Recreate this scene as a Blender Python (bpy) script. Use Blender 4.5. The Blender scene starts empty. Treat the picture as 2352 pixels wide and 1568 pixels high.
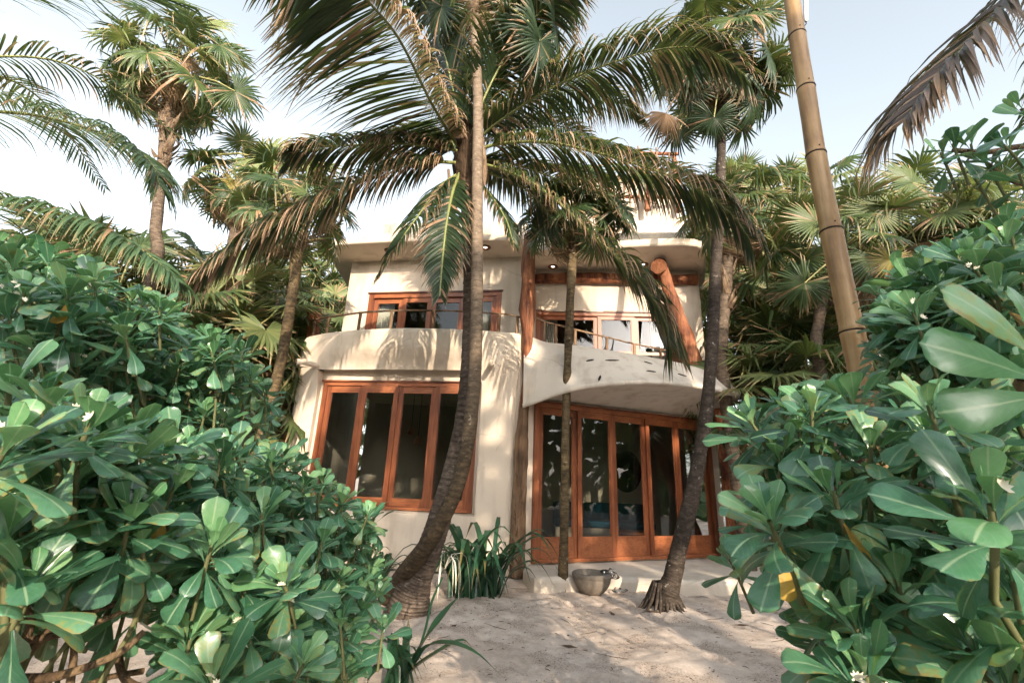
import bpy, bmesh, math, random
from mathutils import Vector, Matrix, noise

V3 = Vector
R = math.radians
random.seed(7)
scene = bpy.context.scene
col = scene.collection

# ------------------------------------------------------------------ camera
F_PIX, W_PIX = 1045.0, 2352.0
PITCH, ROLL, CAM_H = R(17.2), R(2.25), 1.55
fwd = V3((0, math.cos(PITCH), math.sin(PITCH)))
_r0 = V3((1, 0, 0)); _u0 = _r0.cross(fwd)
cright = _r0 * math.cos(ROLL) + _u0 * math.sin(ROLL)
cup = -_r0 * math.sin(ROLL) + _u0 * math.cos(ROLL)
CAM = V3((0, 0, CAM_H))
cd = bpy.data.cameras.new('camera'); cam = bpy.data.objects.new('camera', cd); col.objects.link(cam)
cd.sensor_width = 36.0; cd.lens = 36.0 * F_PIX / W_PIX
cd.clip_start = 0.05; cd.clip_end = 2000
cd.dof.use_dof = True; cd.dof.focus_distance = 8.0; cd.dof.aperture_fstop = 9.0
M = Matrix((cright, cup, -fwd)).transposed().to_4x4(); M.translation = CAM
cam.matrix_world = M
scene.camera = cam

# ------------------------------------------------------------------ sky, sun, exposure
SUN_AZ, SUN_EL = R(163), R(18)       # azimuth clockwise from +Y
wd = bpy.data.worlds.new('World'); scene.world = wd; wd.use_nodes = True
nt = wd.node_tree; nt.nodes.clear()
sky = nt.nodes.new('ShaderNodeTexSky'); sky.sky_type = 'NISHITA'; sky.sun_disc = False
sky.sun_elevation = SUN_EL; sky.sun_rotation = SUN_AZ
sky.air_density = 1.0; sky.dust_density = 2.4; sky.ozone_density = 1.0
hs = nt.nodes.new('ShaderNodeHueSaturation'); hs.inputs['Saturation'].default_value = 0.36; hs.inputs['Hue'].default_value = 0.478
bg = nt.nodes.new('ShaderNodeBackground'); bg.inputs['Strength'].default_value = 0.15
ow = nt.nodes.new('ShaderNodeOutputWorld')
nt.links.new(sky.outputs[0], hs.inputs['Color']); nt.links.new(hs.outputs[0], bg.inputs['Color'])
nt.links.new(bg.outputs[0], ow.inputs['Surface'])
sl = bpy.data.lights.new('sun', 'SUN'); sl.energy = 2.2; sl.angle = R(0.6); sl.color = (1.0, 0.83, 0.64)
so = bpy.data.objects.new('sun', sl); col.objects.link(so)
SUN_DIR = V3((math.sin(SUN_AZ) * math.cos(SUN_EL), math.cos(SUN_AZ) * math.cos(SUN_EL), math.sin(SUN_EL)))
so.rotation_euler = SUN_DIR.to_track_quat('Z', 'Y').to_euler(); so.location = SUN_DIR * 60
vs = scene.view_settings
vs.view_transform = 'Standard'; vs.look = 'None'; vs.gamma = 1.0; vs.exposure = 1.76; vs.use_curve_mapping = False
scene.render.engine = 'CYCLES'
cy = scene.cycles
cy.use_denoising = True
cy.max_bounces = 6; cy.diffuse_bounces = 3; cy.glossy_bounces = 3; cy.transparent_max_bounces = 10; cy.transmission_bounces = 4
cy.sample_clamp_indirect = 6.0

# ------------------------------------------------------------------ placing helpers (photo point + real depth -> world)
def ray(x, y): return fwd + cright * ((x - 1176) / F_PIX) - cup * ((y - 784) / F_PIX)
def at(x, y, Y):
    d = ray(x, y); return CAM + d * (Y / d.y)
def ad(x, y, d): return CAM + ray(x, y) * d
def gz(x, y, Z=0.0):
    d = ray(x, y); return CAM + d * ((Z - CAM_H) / d.z)
def smooth(a, b, x):
    t = max(0.0, min(1.0, (x - a) / (b - a))); return t * t * (3 - 2 * t)
def lerp(a, b, t): return a + (b - a) * t
def catmull(pts, n):
    pts = [V3(p) for p in pts]
    if len(pts) == 2: return [pts[0].lerp(pts[1], i / (n - 1)) for i in range(n)]
    e = [pts[0] * 2 - pts[1]] + pts + [pts[-1] * 2 - pts[-2]]
    seg = len(pts) - 1; out = []
    for i in range(n):
        s = i / (n - 1) * seg; k = min(int(s), seg - 1); t = s - k
        a, b, c, d = e[k:k + 4]
        out.append(0.5 * ((2 * b) + (c - a) * t + (2 * a - 5 * b + 4 * c - d) * t * t + (3 * b - a - 3 * c + d) * t ** 3))
    return out
def interp(xs, ys, x):
    if x <= xs[0]: return ys[0]
    for i in range(1, len(xs)):
        if x <= xs[i]: return lerp(ys[i - 1], ys[i], (x - xs[i - 1]) / (xs[i] - xs[i - 1]))
    return ys[-1]

# ------------------------------------------------------------------ object helpers
ORG = {}
def tag(o, label=None, cat=None, group=None, kind=None):
    if label: o['label'] = label
    if cat: o['category'] = cat
    if group: o['group'] = group
    if kind: o['kind'] = kind
    return o
def thing(name, label, cat, loc=(0, 0, 0), group=None):
    o = bpy.data.objects.new(name, None); col.objects.link(o)
    o.location = V3(loc); ORG[o] = V3(loc); o.empty_display_size = 0.2
    return tag(o, label, cat, group)
class MB:
    def __init__(s): s.v = []; s.f = []; s.m = []; s.uv = []
    def add(s, co, uv=(0, 0)):
        s.v.append(V3(co)); s.uv.append(uv); return len(s.v) - 1
    def face(s, idx, mi=0): s.f.append(tuple(idx)); s.m.append(mi)
    def quad(s, a, b, c, d, mi=0):
        i = [s.add(p) for p in (a, b, c, d)]; s.face(i, mi)
    def hexa(s, p, mi=0):            # 8 points: bottom 0-3 ccw, top 4-7
        i = [s.add(q) for q in p]
        for f in ((3, 2, 1, 0), (4, 5, 6, 7), (0, 1, 5, 4), (1, 2, 6, 5), (2, 3, 7, 6), (3, 0, 4, 7)): s.face([i[k] for k in f], mi)
    def box(s, x0, x1, y0, y1, z0, z1, mi=0):
        s.hexa([(x0, y0, z0), (x1, y0, z0), (x1, y1, z0), (x0, y1, z0), (x0, y0, z1), (x1, y0, z1), (x1, y1, z1), (x0, y1, z1)], mi)
    def obox(s, o, u, n, w, u0, u1, n0, n1, w0, w1, mi=0):  # box in a local frame
        P = lambda a, b, c: o + u * a + n * b + w * c
        s.hexa([P(u0, n0, w0), P(u1, n0, w0), P(u1, n1, w0), P(u0, n1, w0), P(u0, n0, w1), P(u1, n0, w1), P(u1, n1, w1), P(u0, n1, w1)], mi)
    def tube(s, pts, rad, n=10, mi=0, cap=True, wob=0.0, seed=0):
        pts = [V3(p) for p in pts]; L = 0.0; prev = None; rings = []
        for i, p in enumerate(pts):
            t = (pts[min(i + 1, len(pts) - 1)] - pts[max(i - 1, 0)])
            t = t.normalized() if t.length > 1e-9 else V3((0, 0, 1))
            if prev is None:
                a = V3((1, 0, 0)) if abs(t.x) < 0.8 else V3((0, 1, 0)); a = (a - t * a.dot(t)).normalized()
            else:
                a = prev - t * prev.dot(t); a = a.normalized() if a.length > 1e-6 else t.orthogonal().normalized()
            prev = a; b = t.cross(a)
            if i: L += (p - pts[i - 1]).length
            r = rad[i] if isinstance(rad, (list, tuple)) else rad
            ring = []
            for k in range(n):
                g = 2 * math.pi * k / n; d = a * math.cos(g) + b * math.sin(g)
                rr = r
                if wob: rr = r * (1 + wob * noise.noise(V3((d.x * 1.3 + seed, d.y * 1.3, d.z * 1.3 + L * 1.7 + seed))) + 0.5 * wob * noise.noise(V3((d.x * 4 + seed, d.y * 4, L * 6))))
                ring.append(s.add(p + d * rr, (k / n, L)))
            rings.append(ring)
        for i in range(len(rings) - 1):
            for k in range(n):
                s.face((rings[i][k], rings[i][(k + 1) % n], rings[i + 1][(k + 1) % n], rings[i + 1][k]), mi)
        if cap:
            for ring, fl in ((rings[0], 1), (rings[-1], 0)):
                c_ = [s.add(s.v[i], s.uv[i]) for i in ring]; s.face(c_[::-1] if fl else c_, mi)
    def lathe(s, prof, c, n=24, mi=0):
        c = V3(c); rings = []
        for r, z in prof: rings.append([s.add(c + V3((r * math.cos(2 * math.pi * k / n), r * math.sin(2 * math.pi * k / n), z))) for k in range(n)])
        for i in range(len(rings) - 1):
            for k in range(n): s.face((rings[i][k], rings[i][(k + 1) % n], rings[i + 1][(k + 1) % n], rings[i + 1][k]), mi)
    def grid(s, P, nu, nv, mi=0, uv=True, skip=None):
        base = len(s.v)
        for j in range(nv):
            for i in range(nu): s.add(P(i, j), (i / max(1, nu - 1), j / max(1, nv - 1)))
        for j in range(nv - 1):
            for i in range(nu - 1):
                if skip and skip(i, j): continue
                a = base + j * nu + i; s.face((a, a + 1, a + 1 + nu, a + nu), mi)
    def extrude(s, poly, z0, z1, mi=0):      # poly: (x,y) ccw
        n = len(poly); b = [s.add((x, y, z0)) for x, y in poly]; t = [s.add((x, y, z1)) for x, y in poly]
        s.face(b[::-1], mi); s.face(t, mi)
        for i in range(n): s.face((b[i], b[(i + 1) % n], t[(i + 1) % n], t[i]), mi)
    def mesh(s, name, mats, org=V3((0, 0, 0)), smooth_=True):
        me = bpy.data.meshes.new(name)
        me.from_pydata([tuple(p - org) for p in s.v], [], s.f)
        for m in (mats if isinstance(mats, (list, tuple)) else [mats]): me.materials.append(m)
        me.polygons.foreach_set('material_index', s.m)
        me.polygons.foreach_set('use_smooth', [smooth_] * len(s.f))
        ul = me.uv_layers.new(name='UVMap')
        buf = []
        for f in s.f:
            for i in f: buf.extend(s.uv[i])
        ul.data.foreach_set('uv', buf)
        me.update()
        return me
    def build(s, name, mats, parent=None, smooth_=True, loc=None, recalc=False):
        org = ORG.get(parent, V3((0, 0, 0))) if parent else V3(loc or (0, 0, 0))
        me = s.mesh(name, mats, org, smooth_)
        if recalc:
            bm = bmesh.new(); bm.from_mesh(me); bmesh.ops.recalc_face_normals(bm, faces=bm.faces); bm.to_mesh(me); bm.free()
        o = bpy.data.objects.new(name, me); col.objects.link(o)
        if parent: o.parent = parent
        else: o.location = org
        ORG[o] = org
        return o
def inst(name, me, parent, mw):
    o = bpy.data.objects.new(name, me); col.objects.link(o); o.parent = parent
    o.matrix_basis = Matrix.Translation(-ORG[parent]) @ mw
    return o

# ------------------------------------------------------------------ materials
def mat(name):
    m = bpy.data.materials.new(name); m.use_nodes = True; n = m.node_tree; n.nodes.clear()
    return m, n
def N(n, t, **k):
    x = n.nodes.new(t)
    for a, b in k.items():
        if a in x.inputs.keys(): x.inputs[a].default_value = b
        else: setattr(x, a, b)
    return x
def ramp(n, fac, stops):
    r = n.nodes.new('ShaderNodeValToRGB'); e = r.color_ramp.elements
    while len(e) < len(stops): e.new(0.5)
    for q, (p, c) in zip(e, stops): q.position = p; q.color = (*c, 1) if len(c) == 3 else c
    n.links.new(fac, r.inputs['Fac']); return r.outputs['Color']
def mixc(n, fac, a, b, mode='MIX'):
    x = n.nodes.new('ShaderNodeMix'); x.data_type = 'RGBA'; x.blend_type = mode; x.clamp_factor = True
    for s, v in ((x.inputs[0], fac), (x.inputs[6], a), (x.inputs[7], b)):
        if isinstance(v, bpy.types.NodeSocket): n.links.new(v, s)
        elif isinstance(v, tuple): s.default_value = (*v, 1) if len(v) == 3 else v
        else: s.default_value = v
    return x.outputs[2]
def math_(n, op, a, b=0.0, c=0.0):
    x = n.nodes.new('ShaderNodeMath'); x.operation = op
    for s, v in zip(x.inputs, (a, b, c)):
        if isinstance(v, bpy.types.NodeSocket): n.links.new(v, s)
        else: s.default_value = v
    return x.outputs[0]
def tex(n, vec=None, scale=5.0, detail=4.0, rough=0.55, kind='ShaderNodeTexNoise', stretch=None):
    t = n.nodes.new(kind); t.inputs['Scale'].default_value = scale
    if 'Detail' in t.inputs.keys(): t.inputs['Detail'].default_value = detail
    if 'Roughness' in t.inputs.keys(): t.inputs['Roughness'].default_value = rough
    if vec is None: vec = n.nodes.new('ShaderNodeTexCoord').outputs['Object']
    if stretch:
        mp = n.nodes.new('ShaderNodeMapping'); mp.inputs['Scale'].default_value = stretch
        n.links.new(vec, mp.inputs['Vector']); vec = mp.outputs[0]
    n.links.new(vec, t.inputs['Vector'])
    return t.outputs[0]
def finish(n, color, rough=0.7, bump=None, bstr=0.3, bdist=0.01, spec=0.5, trans=0.0, tcol=None, coat=0.0):
    p = n.nodes.new('ShaderNodeBsdfPrincipled'); o = n.nodes.new('ShaderNodeOutputMaterial')
    for s, v in ((p.inputs['Base Color'], color), (p.inputs['Roughness'], rough)):
        if isinstance(v, bpy.types.NodeSocket): n.links.new(v, s)
        elif isinstance(v, tuple): s.default_value = (*v, 1)
        else: s.default_value = v
    p.inputs['Specular IOR Level'].default_value = spec
    if coat: p.inputs['Coat Weight'].default_value = coat; p.inputs['Coat Roughness'].default_value = 0.16; p.inputs['Coat IOR'].default_value = 1.6
    if bump is not None:
        b = n.nodes.new('ShaderNodeBump'); b.inputs['Strength'].default_value = bstr; b.inputs['Distance'].default_value = bdist
        n.links.new(bump, b.inputs['Height']); n.links.new(b.outputs[0], p.inputs['Normal'])
    out = p.outputs[0]
    if trans:
        t = n.nodes.new('ShaderNodeBsdfTranslucent')
        tc = tcol if tcol is not None else color
        if isinstance(tc, bpy.types.NodeSocket): n.links.new(tc, t.inputs['Color'])
        else: t.inputs['Color'].default_value = (*tc, 1)
        mx = n.nodes.new('ShaderNodeMixShader'); mx.inputs[0].default_value = trans
        n.links.new(out, mx.inputs[1]); n.links.new(t.outputs[0], mx.inputs[2]); out = mx.outputs[0]
    n.links.new(out, o.inputs['Surface'])

def m_stucco(name, base, dark, stain=0.25):
    m, n = mat(name)
    a = tex(n, scale=0.9, detail=5); b = tex(n, scale=14, detail=6, rough=0.65); c = tex(n, scale=90, detail=3)
    st = tex(n, scale=1.6, detail=6, stretch=(2.2, 2.2, 0.35))
    c0 = mixc(n, ramp(n, a, [(0.35, (0, 0, 0)), (0.7, (1, 1, 1))]), base, tuple(x * 0.9 for x in base))
    c1 = mixc(n, math_(n, 'MULTIPLY', ramp(n, st, [(0.50, (0, 0, 0)), (0.66, (1, 1, 1))]), stain), c0, dark)
    sz = n.nodes.new('ShaderNodeSeparateXYZ'); n.links.new(n.nodes.new('ShaderNodeTexCoord').outputs['Object'], sz.inputs[0])
    spl = math_(n, 'SUBTRACT', math_(n, 'ADD', 0.45, math_(n, 'MULTIPLY', b, 0.5)), math_(n, 'MULTIPLY', sz.outputs[2], 1.6))
    c1 = mixc(n, math_(n, 'MULTIPLY', ramp(n, spl, [(0.2, (0, 0, 0)), (0.6, (1, 1, 1))]), 0.5), c1, dark)      # sand splash at the wall foot
    vr = n.nodes.new('ShaderNodeTexVoronoi'); vr.feature = 'DISTANCE_TO_EDGE'; vr.inputs['Scale'].default_value = 0.9
    dv = n.nodes.new('ShaderNodeMix'); dv.data_type = 'VECTOR'; dv.inputs[0].default_value = 0.22
    tc_ = n.nodes.new('ShaderNodeTexCoord').outputs['Object']; nz = n.nodes.new('ShaderNodeTexNoise'); nz.inputs['Scale'].default_value = 2.5; n.links.new(tc_, nz.inputs['Vector'])
    n.links.new(tc_, dv.inputs[4]); n.links.new(nz.outputs['Color'], dv.inputs[5]); n.links.new(dv.outputs[1], vr.inputs['Vector'])
    c1 = mixc(n, math_(n, 'MULTIPLY', math_(n, 'MULTIPLY', ramp(n, vr.outputs['Distance'], [(0.004, (1, 1, 1)), (0.010, (0, 0, 0))]), ramp(n, a, [(0.48, (0, 0, 0)), (0.6, (1, 1, 1))])), 0.45), c1, dark)      # hairline cracks
    h = math_(n, 'ADD', math_(n, 'MULTIPLY', b, 0.8), math_(n, 'ADD', math_(n, 'MULTIPLY', c, 0.12), math_(n, 'MULTIPLY', a, 2.5)))
    finish(n, c1, 0.86, h, 0.45, 0.012, spec=0.25)
    return m
STUCCO = m_stucco('stucco', (0.68, 0.585, 0.475), (0.38, 0.30, 0.215), 0.40)
PLASTER_FLOOR = m_stucco('platform_plaster', (0.70, 0.64, 0.56), (0.45, 0.38, 0.30), 0.45)
def m_wood(name, a, b, c, rough=0.38, axis=(1, 1, 0.08), sc=7.0):
    m, n = mat(name)
    t = tex(n, scale=sc, detail=7, rough=0.6, stretch=axis)
    g = tex(n, scale=sc * 6, detail=4, stretch=axis)
    k = tex(n, scale=1.3, detail=2)
    oi = n.nodes.new('ShaderNodeObjectInfo').outputs['Random']; gi = n.nodes.new('ShaderNodeNewGeometry').outputs['Random Per Island']
    f = math_(n, 'ADD', t, math_(n, 'MULTIPLY', math_(n, 'SUBTRACT', gi, 0.5), 0.42))
    f = math_(n, 'ADD', f, math_(n, 'MULTIPLY', math_(n, 'SUBTRACT', k, 0.5), 0.3))
    cc = ramp(n, f, [(0.34, a), (0.5, b), (0.68, c)])
    cc = mixc(n, math_(n, 'MULTIPLY', ramp(n, g, [(0.42, (0, 0, 0)), (0.62, (1, 1, 1))]), 0.40), cc, a)
    finish(n, cc, rough, g, 0.12, 0.004, spec=0.5)
    return m
WOOD = m_wood('mahogany', (0.105, 0.032, 0.014), (0.235, 0.070, 0.027), (0.38, 0.130, 0.052))
WOODH = m_wood('mahogany_across', (0.105, 0.032, 0.014), (0.235, 0.070, 0.027), (0.38, 0.130, 0.052), axis=(0.08, 1, 1))
def m_log(name, a, b, c, rough=0.6):
    m, n = mat(name)
    t = tex(n, scale=6, detail=8, rough=0.65, stretch=(1, 1, 0.12)); k = tex(n, scale=2.5, detail=3)
    vo = n.nodes.new('ShaderNodeTexVoronoi'); vo.inputs['Scale'].default_value = 2.2
    cc = ramp(n, math_(n, 'ADD', t, math_(n, 'MULTIPLY', math_(n, 'SUBTRACT', k, 0.5), 0.5)), [(0.36, a), (0.5, b), (0.66, c)])
    cr = tex(n, scale=26, detail=6, rough=0.7, stretch=(1, 1, 0.10))
    cc = mixc(n, ramp(n, cr, [(0.34, (1, 1, 1)), (0.45, (0, 0, 0))]), cc, tuple(x * 0.35 for x in a))
    cc = mixc(n, math_(n, 'MULTIPLY', ramp(n, k, [(0.52, (0, 0, 0)), (0.68, (1, 1, 1))]), 0.45), cc, tuple(x * 1.15 for x in a))
    finish(n, cc, rough, math_(n, 'ADD', t, math_(n, 'MULTIPLY', cr, 0.8)), 1.0, 0.04, spec=0.25)
    return m
LOG = m_log('debarked_log', (0.07, 0.022, 0.012), (0.24, 0.085, 0.038), (0.42, 0.18, 0.085), 0.5)
LOGW = m_log('weathered_log', (0.09, 0.055, 0.032), (0.20, 0.12, 0.07), (0.33, 0.22, 0.14), 0.75)
STICK = m_log('rail_stick', (0.11, 0.065, 0.038), (0.22, 0.135, 0.08), (0.35, 0.24, 0.15), 0.7)
BRANCH = m_log('shrub_branch', (0.06, 0.038, 0.022), (0.15, 0.098, 0.055), (0.27, 0.19, 0.11), 0.8)
def m_trunk(name, a, b, c, lich, lf=0.5, ring=0.0, rsc=9.0):
    m, n = mat(name)
    uv = n.nodes.new('ShaderNodeTexCoord').outputs['UV']
    t = tex(n, scale=9, detail=8, rough=0.7, stretch=(1, 1, 2.2)); k = tex(n, scale=1.6, detail=3)
    l = tex(n, scale=13, detail=6, rough=0.75)
    sx = n.nodes.new('ShaderNodeSeparateXYZ'); n.links.new(uv, sx.inputs[0])
    ph = math_(n, 'ADD', math_(n, 'MULTIPLY', sx.outputs[1], rsc), math_(n, 'MULTIPLY', t, 0.5))
    saw = math_(n, 'FRACT', ph)
    cc = ramp(n, math_(n, 'ADD', t, math_(n, 'MULTIPLY', math_(n, 'SUBTRACT', k, 0.5), 0.6)), [(0.3, a), (0.52, b), (0.75, c)])
    if ring: cc = mixc(n, math_(n, 'MULTIPLY', ramp(n, saw, [(0.0, (1, 1, 1)), (0.16, (0, 0, 0)), (0.95, (0, 0, 0)), (1.0, (1, 1, 1))]), ring), cc, tuple(x * 0.5 for x in a))
    cc = mixc(n, math_(n, 'MULTIPLY', ramp(n, l, [(0.60, (0, 0, 0)), (0.68, (1, 1, 1))]), lf), cc, lich)
    h = math_(n, 'ADD', t, math_(n, 'MULTIPLY', saw, 0.5 if ring else 0.0))
    finish(n, cc, 0.85, h, 0.8, 0.03, spec=0.25)
    return m
TRUNK_COCO = m_trunk('coconut_bark', (0.035, 0.026, 0.020), (0.105, 0.080, 0.062), (0.21, 0.165, 0.13), (0.36, 0.31, 0.26), 0.5, 0.5, 11)
TRUNK_DARK = m_trunk('dark_palm_bark', (0.022, 0.017, 0.013), (0.060, 0.046, 0.036), (0.12, 0.095, 0.075), (0.45, 0.41, 0.36), 0.75, 0.3, 14)
TRUNK_TAN = m_trunk('tan_palm_bark', (0.06, 0.043, 0.030), (0.145, 0.108, 0.078), (0.26, 0.20, 0.145), (0.34, 0.29, 0.22), 0.4, 0.45, 13)
TRUNK_MOSS = m_trunk('mossy_palm_bark', (0.035, 0.026, 0.015), (0.12, 0.085, 0.045), (0.24, 0.18, 0.095), (0.40, 0.36, 0.26), 0.8, 0.25, 12)
HUSK = m_log('palm_husk', (0.075, 0.045, 0.028), (0.20, 0.135, 0.085), (0.38, 0.29, 0.20), 0.85)
FIBRE = m_log('crown_fibre', (0.02, 0.012, 0.007), (0.06, 0.038, 0.022), (0.14, 0.09, 0.055), 0.9)
def m_bamboo():
    m, n = mat('bamboo')
    t = tex(n, scale=5, detail=6, stretch=(3, 3, 0.25)); k = tex(n, scale=2.0, detail=5); s = tex(n, scale=38, detail=3, stretch=(2, 2, .3))
    cc = ramp(n, math_(n, 'ADD', math_(n, 'MULTIPLY', t, .5), math_(n, 'MULTIPLY', k, .5)), [(0.36, (0.16, 0.085, 0.038)), (0.5, (0.33, 0.195, 0.080)), (0.64, (0.46, 0.30, 0.14))])
    cc = mixc(n, math_(n, 'MULTIPLY', ramp(n, s, [(0.55, (0, 0, 0)), (0.75, (1, 1, 1))]), 0.35), cc, (0.16, 0.09, 0.05))
    finish(n, cc, 0.42, s, 0.1, 0.003, spec=0.45)
    return m
BAMBOO = m_bamboo()
def m_plain(name, c, rough=0.6, var=0.25, sc=12, spec=0.4, bump=0.2):
    m, n = mat(name)
    t = tex(n, scale=sc, detail=5)
    finish(n, mixc(n, t, tuple(x * (1 - var) for x in c), tuple(min(1, x * (1 + var)) for x in c)), rough, t, bump, 0.01, spec)
    return m
def m_leaf(name, dark, mid, light, rib, yellowish, rough=0.34, trans=0.22, tc=(0.20, 0.36, 0.06), coat=0.0):
    m, n = mat(name)
    uv = n.nodes.new('ShaderNodeTexCoord').outputs['UV']
    sx = n.nodes.new('ShaderNodeSeparateXYZ'); n.links.new(uv, sx.inputs[0])
    u = math_(n, 'ABSOLUTE', math_(n, 'SUBTRACT', sx.outputs[0], 0.5))
    oi = n.nodes.new('ShaderNodeObjectInfo').outputs['Random']; gi = n.nodes.new('ShaderNodeNewGeometry').outputs['Random Per Island']
    rnd = math_(n, 'FRACT', math_(n, 'ADD', oi, gi))
    t = tex(n, scale=9, detail=5)
    f = math_(n, 'ADD', math_(n, 'MULTIPLY', rnd, 0.65), math_(n, 'MULTIPLY', t, 0.4))
    cc = ramp(n, f, [(0.15, dark), (0.5, mid), (0.9, light)])
    cc = mixc(n, ramp(n, math_(n, 'MULTIPLY', rnd, t), [(0.45, (0, 0, 0)), (0.58, (1, 1, 1))]), cc, yellowish)
    # pale midrib and faint side veins
    wv = math_(n, 'SINE', math_(n, 'MULTIPLY', math_(n, 'SUBTRACT', sx.outputs[1], math_(n, 'MULTIPLY', u, 0.55)), 62.0))
    cc = mixc(n, math_(n, 'MULTIPLY', ramp(n, wv, [(0.80, (0, 0, 0)), (1.0, (1, 1, 1))]), 0.10), cc, rib)
    cc = mixc(n, math_(n, 'MULTIPLY', ramp(n, u, [(0.018, (1, 1, 1)), (0.05, (0, 0, 0))]), 0.75), cc, rib)
    sp = tex(n, scale=34, detail=4, rough=.7)
    cc = mixc(n, math_(n, 'MULTIPLY', ramp(n, sp, [(0.66, (0, 0, 0)), (0.70, (1, 1, 1))]), 0.55), cc, (0.16, 0.11, 0.04))
    eg = math_(n, 'ADD', math_(n, 'MULTIPLY', u, 2.0), math_(n, 'MULTIPLY', math_(n, 'ADD', t, math_(n, 'MULTIPLY', rnd, .35)), 0.9))
    cc = mixc(n, math_(n, 'MULTIPLY', ramp(n, eg, [(1.56, (0, 0, 0)), (1.66, (1, 1, 1))]) if False else ramp(n, math_(n, 'MULTIPLY', eg, .5), [(0.80, (0, 0, 0)), (0.85, (1, 1, 1))]), 0.7), cc, (0.30, 0.23, 0.07))
    h = math_(n, 'ADD', math_(n, 'MULTIPLY', t, .6), math_(n, 'MULTIPLY', wv, 0.05))
    rr = math_(n, 'ADD', rough, math_(n, 'MULTIPLY', t, 0.16))
    finish(n, cc, rr, h, 0.18, 0.006, spec=0.55, trans=trans, tcol=mixc(n, 0.5, cc, tc), coat=coat)
    return m
LEAF_N = m_leaf('young_shrub_leaf', (0.09, 0.25, 0.11), (0.17, 0.37, 0.17), (0.26, 0.47, 0.23), (0.40, 0.54, 0.32), (0.32, 0.43, 0.16), rough=0.26, trans=0.32, coat=0.4)
LEAF = m_leaf('shrub_leaf', (0.020, 0.080, 0.046), (0.064, 0.198, 0.110), (0.155, 0.340, 0.190), (0.32, 0.46, 0.29), (0.24, 0.30, 0.11), rough=0.26, trans=0.26, coat=0.4)
LEAF_Y = m_leaf('yellowed_leaf', (0.40, 0.22, 0.04), (0.55, 0.33, 0.06), (0.62, 0.42, 0.10), (0.55, 0.40, 0.15), (0.45, 0.24, 0.04), 0.5, 0.3, (0.6, 0.4, 0.08))
GRAPE = m_leaf('sea_grape_leaf', (0.02, 0.06, 0.02), (0.04, 0.10, 0.03), (0.09, 0.15, 0.05), (0.2, 0.15, 0.07), (0.2, 0.2, 0.06))
def m_frond(name, dark, mid, light, tip, tipstart=0.72, trans=0.25, rough=0.45, dryfrac=0.0, dry=(0.36, 0.22, 0.13)):
    m, n = mat(name)
    uv = n.nodes.new('ShaderNodeTexCoord').outputs['UV']
    sx = n.nodes.new('ShaderNodeSeparateXYZ'); n.links.new(uv, sx.inputs[0])
    oi = n.nodes.new('ShaderNodeObjectInfo').outputs['Random']; gi = n.nodes.new('ShaderNodeNewGeometry').outputs['Random Per Island']
    rnd = math_(n, 'FRACT', math_(n, 'ADD', oi, gi)); t = tex(n, scale=6, detail=4)
    f = math_(n, 'ADD', math_(n, 'MULTIPLY', oi, 0.3), math_(n, 'ADD', math_(n, 'MULTIPLY', rnd, 0.35), math_(n, 'MULTIPLY', t, 0.4)))
    cc = ramp(n, f, [(0.2, dark), (0.5, mid), (0.85, light)])
    tv = math_(n, 'ADD', sx.outputs[1], math_(n, 'MULTIPLY', math_(n, 'SUBTRACT', rnd, 0.5), 0.45))
    cc = mixc(n, ramp(n, tv, [(tipstart, (0, 0, 0)), (min(1.0, tipstart + 0.22), (1, 1, 1))]), cc, tip)
    if dryfrac: cc = mixc(n, ramp(n, rnd, [(1 - dryfrac - 0.01, (0, 0, 0)), (1 - dryfrac + 0.01, (1, 1, 1))]), cc, dry)
    u = math_(n, 'ABSOLUTE', math_(n, 'SUBTRACT', sx.outputs[0], 0.5))
    cc = mixc(n, math_(n, 'MULTIPLY', ramp(n, u, [(0.03, (1, 1, 1)), (0.10, (0, 0, 0))]), 0.35), cc, light)
    finish(n, cc, rough, t, 0.1, 0.004, spec=0.45, trans=trans, tcol=mixc(n, 0.45, cc, (0.30, 0.36, 0.06)))
    return m
FROND = m_frond('coconut_leaflet', (0.011, 0.026, 0.013), (0.024, 0.048, 0.020), (0.052, 0.084, 0.036), (0.26, 0.16, 0.10), 0.70, dryfrac=0.07)
FROND_D = m_frond('browning_leaflet', (0.05, 0.045, 0.025), (0.11, 0.085, 0.05), (0.20, 0.14, 0.09), (0.36, 0.24, 0.16), 0.35, dryfrac=0.35)
FROND_P = m_frond('withered_leaflet', (0.035, 0.026, 0.022), (0.075, 0.052, 0.042), (0.13, 0.092, 0.075), (0.20, 0.14, 0.11), 0.45, dryfrac=0.15)
FAN_K = m_frond('fan_leaf_shade_toned', (0.010, 0.026, 0.013), (0.022, 0.046, 0.020), (0.050, 0.080, 0.030), (0.22, 0.15, 0.09), 0.82, trans=0.2, dryfrac=0.04)  # shaded copy of the fan green: the shade is in the colour
FROND_T = m_frond('dry_tan_leaflet', (0.24, 0.14, 0.085), (0.40, 0.26, 0.17), (0.55, 0.38, 0.26), (0.45, 0.30, 0.20), 0.8)
FROND_L = m_frond('young_leaflet', (0.05, 0.11, 0.06), (0.10, 0.18, 0.09), (0.19, 0.26, 0.12), (0.34, 0.27, 0.15), 0.80, trans=0.35, dryfrac=0.05)
FAN = m_frond('fan_leaf_green', (0.018, 0.042, 0.018), (0.044, 0.080, 0.028), (0.11, 0.15, 0.048), (0.40, 0.28, 0.16), 0.78, trans=0.28, dryfrac=0.05)
FAN_S = m_frond('fan_leaf_pale', (0.055, 0.095, 0.036), (0.125, 0.165, 0.062), (0.25, 0.27, 0.105), (0.42, 0.31, 0.18), 0.78, trans=0.3, dryfrac=0.07)
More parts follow.
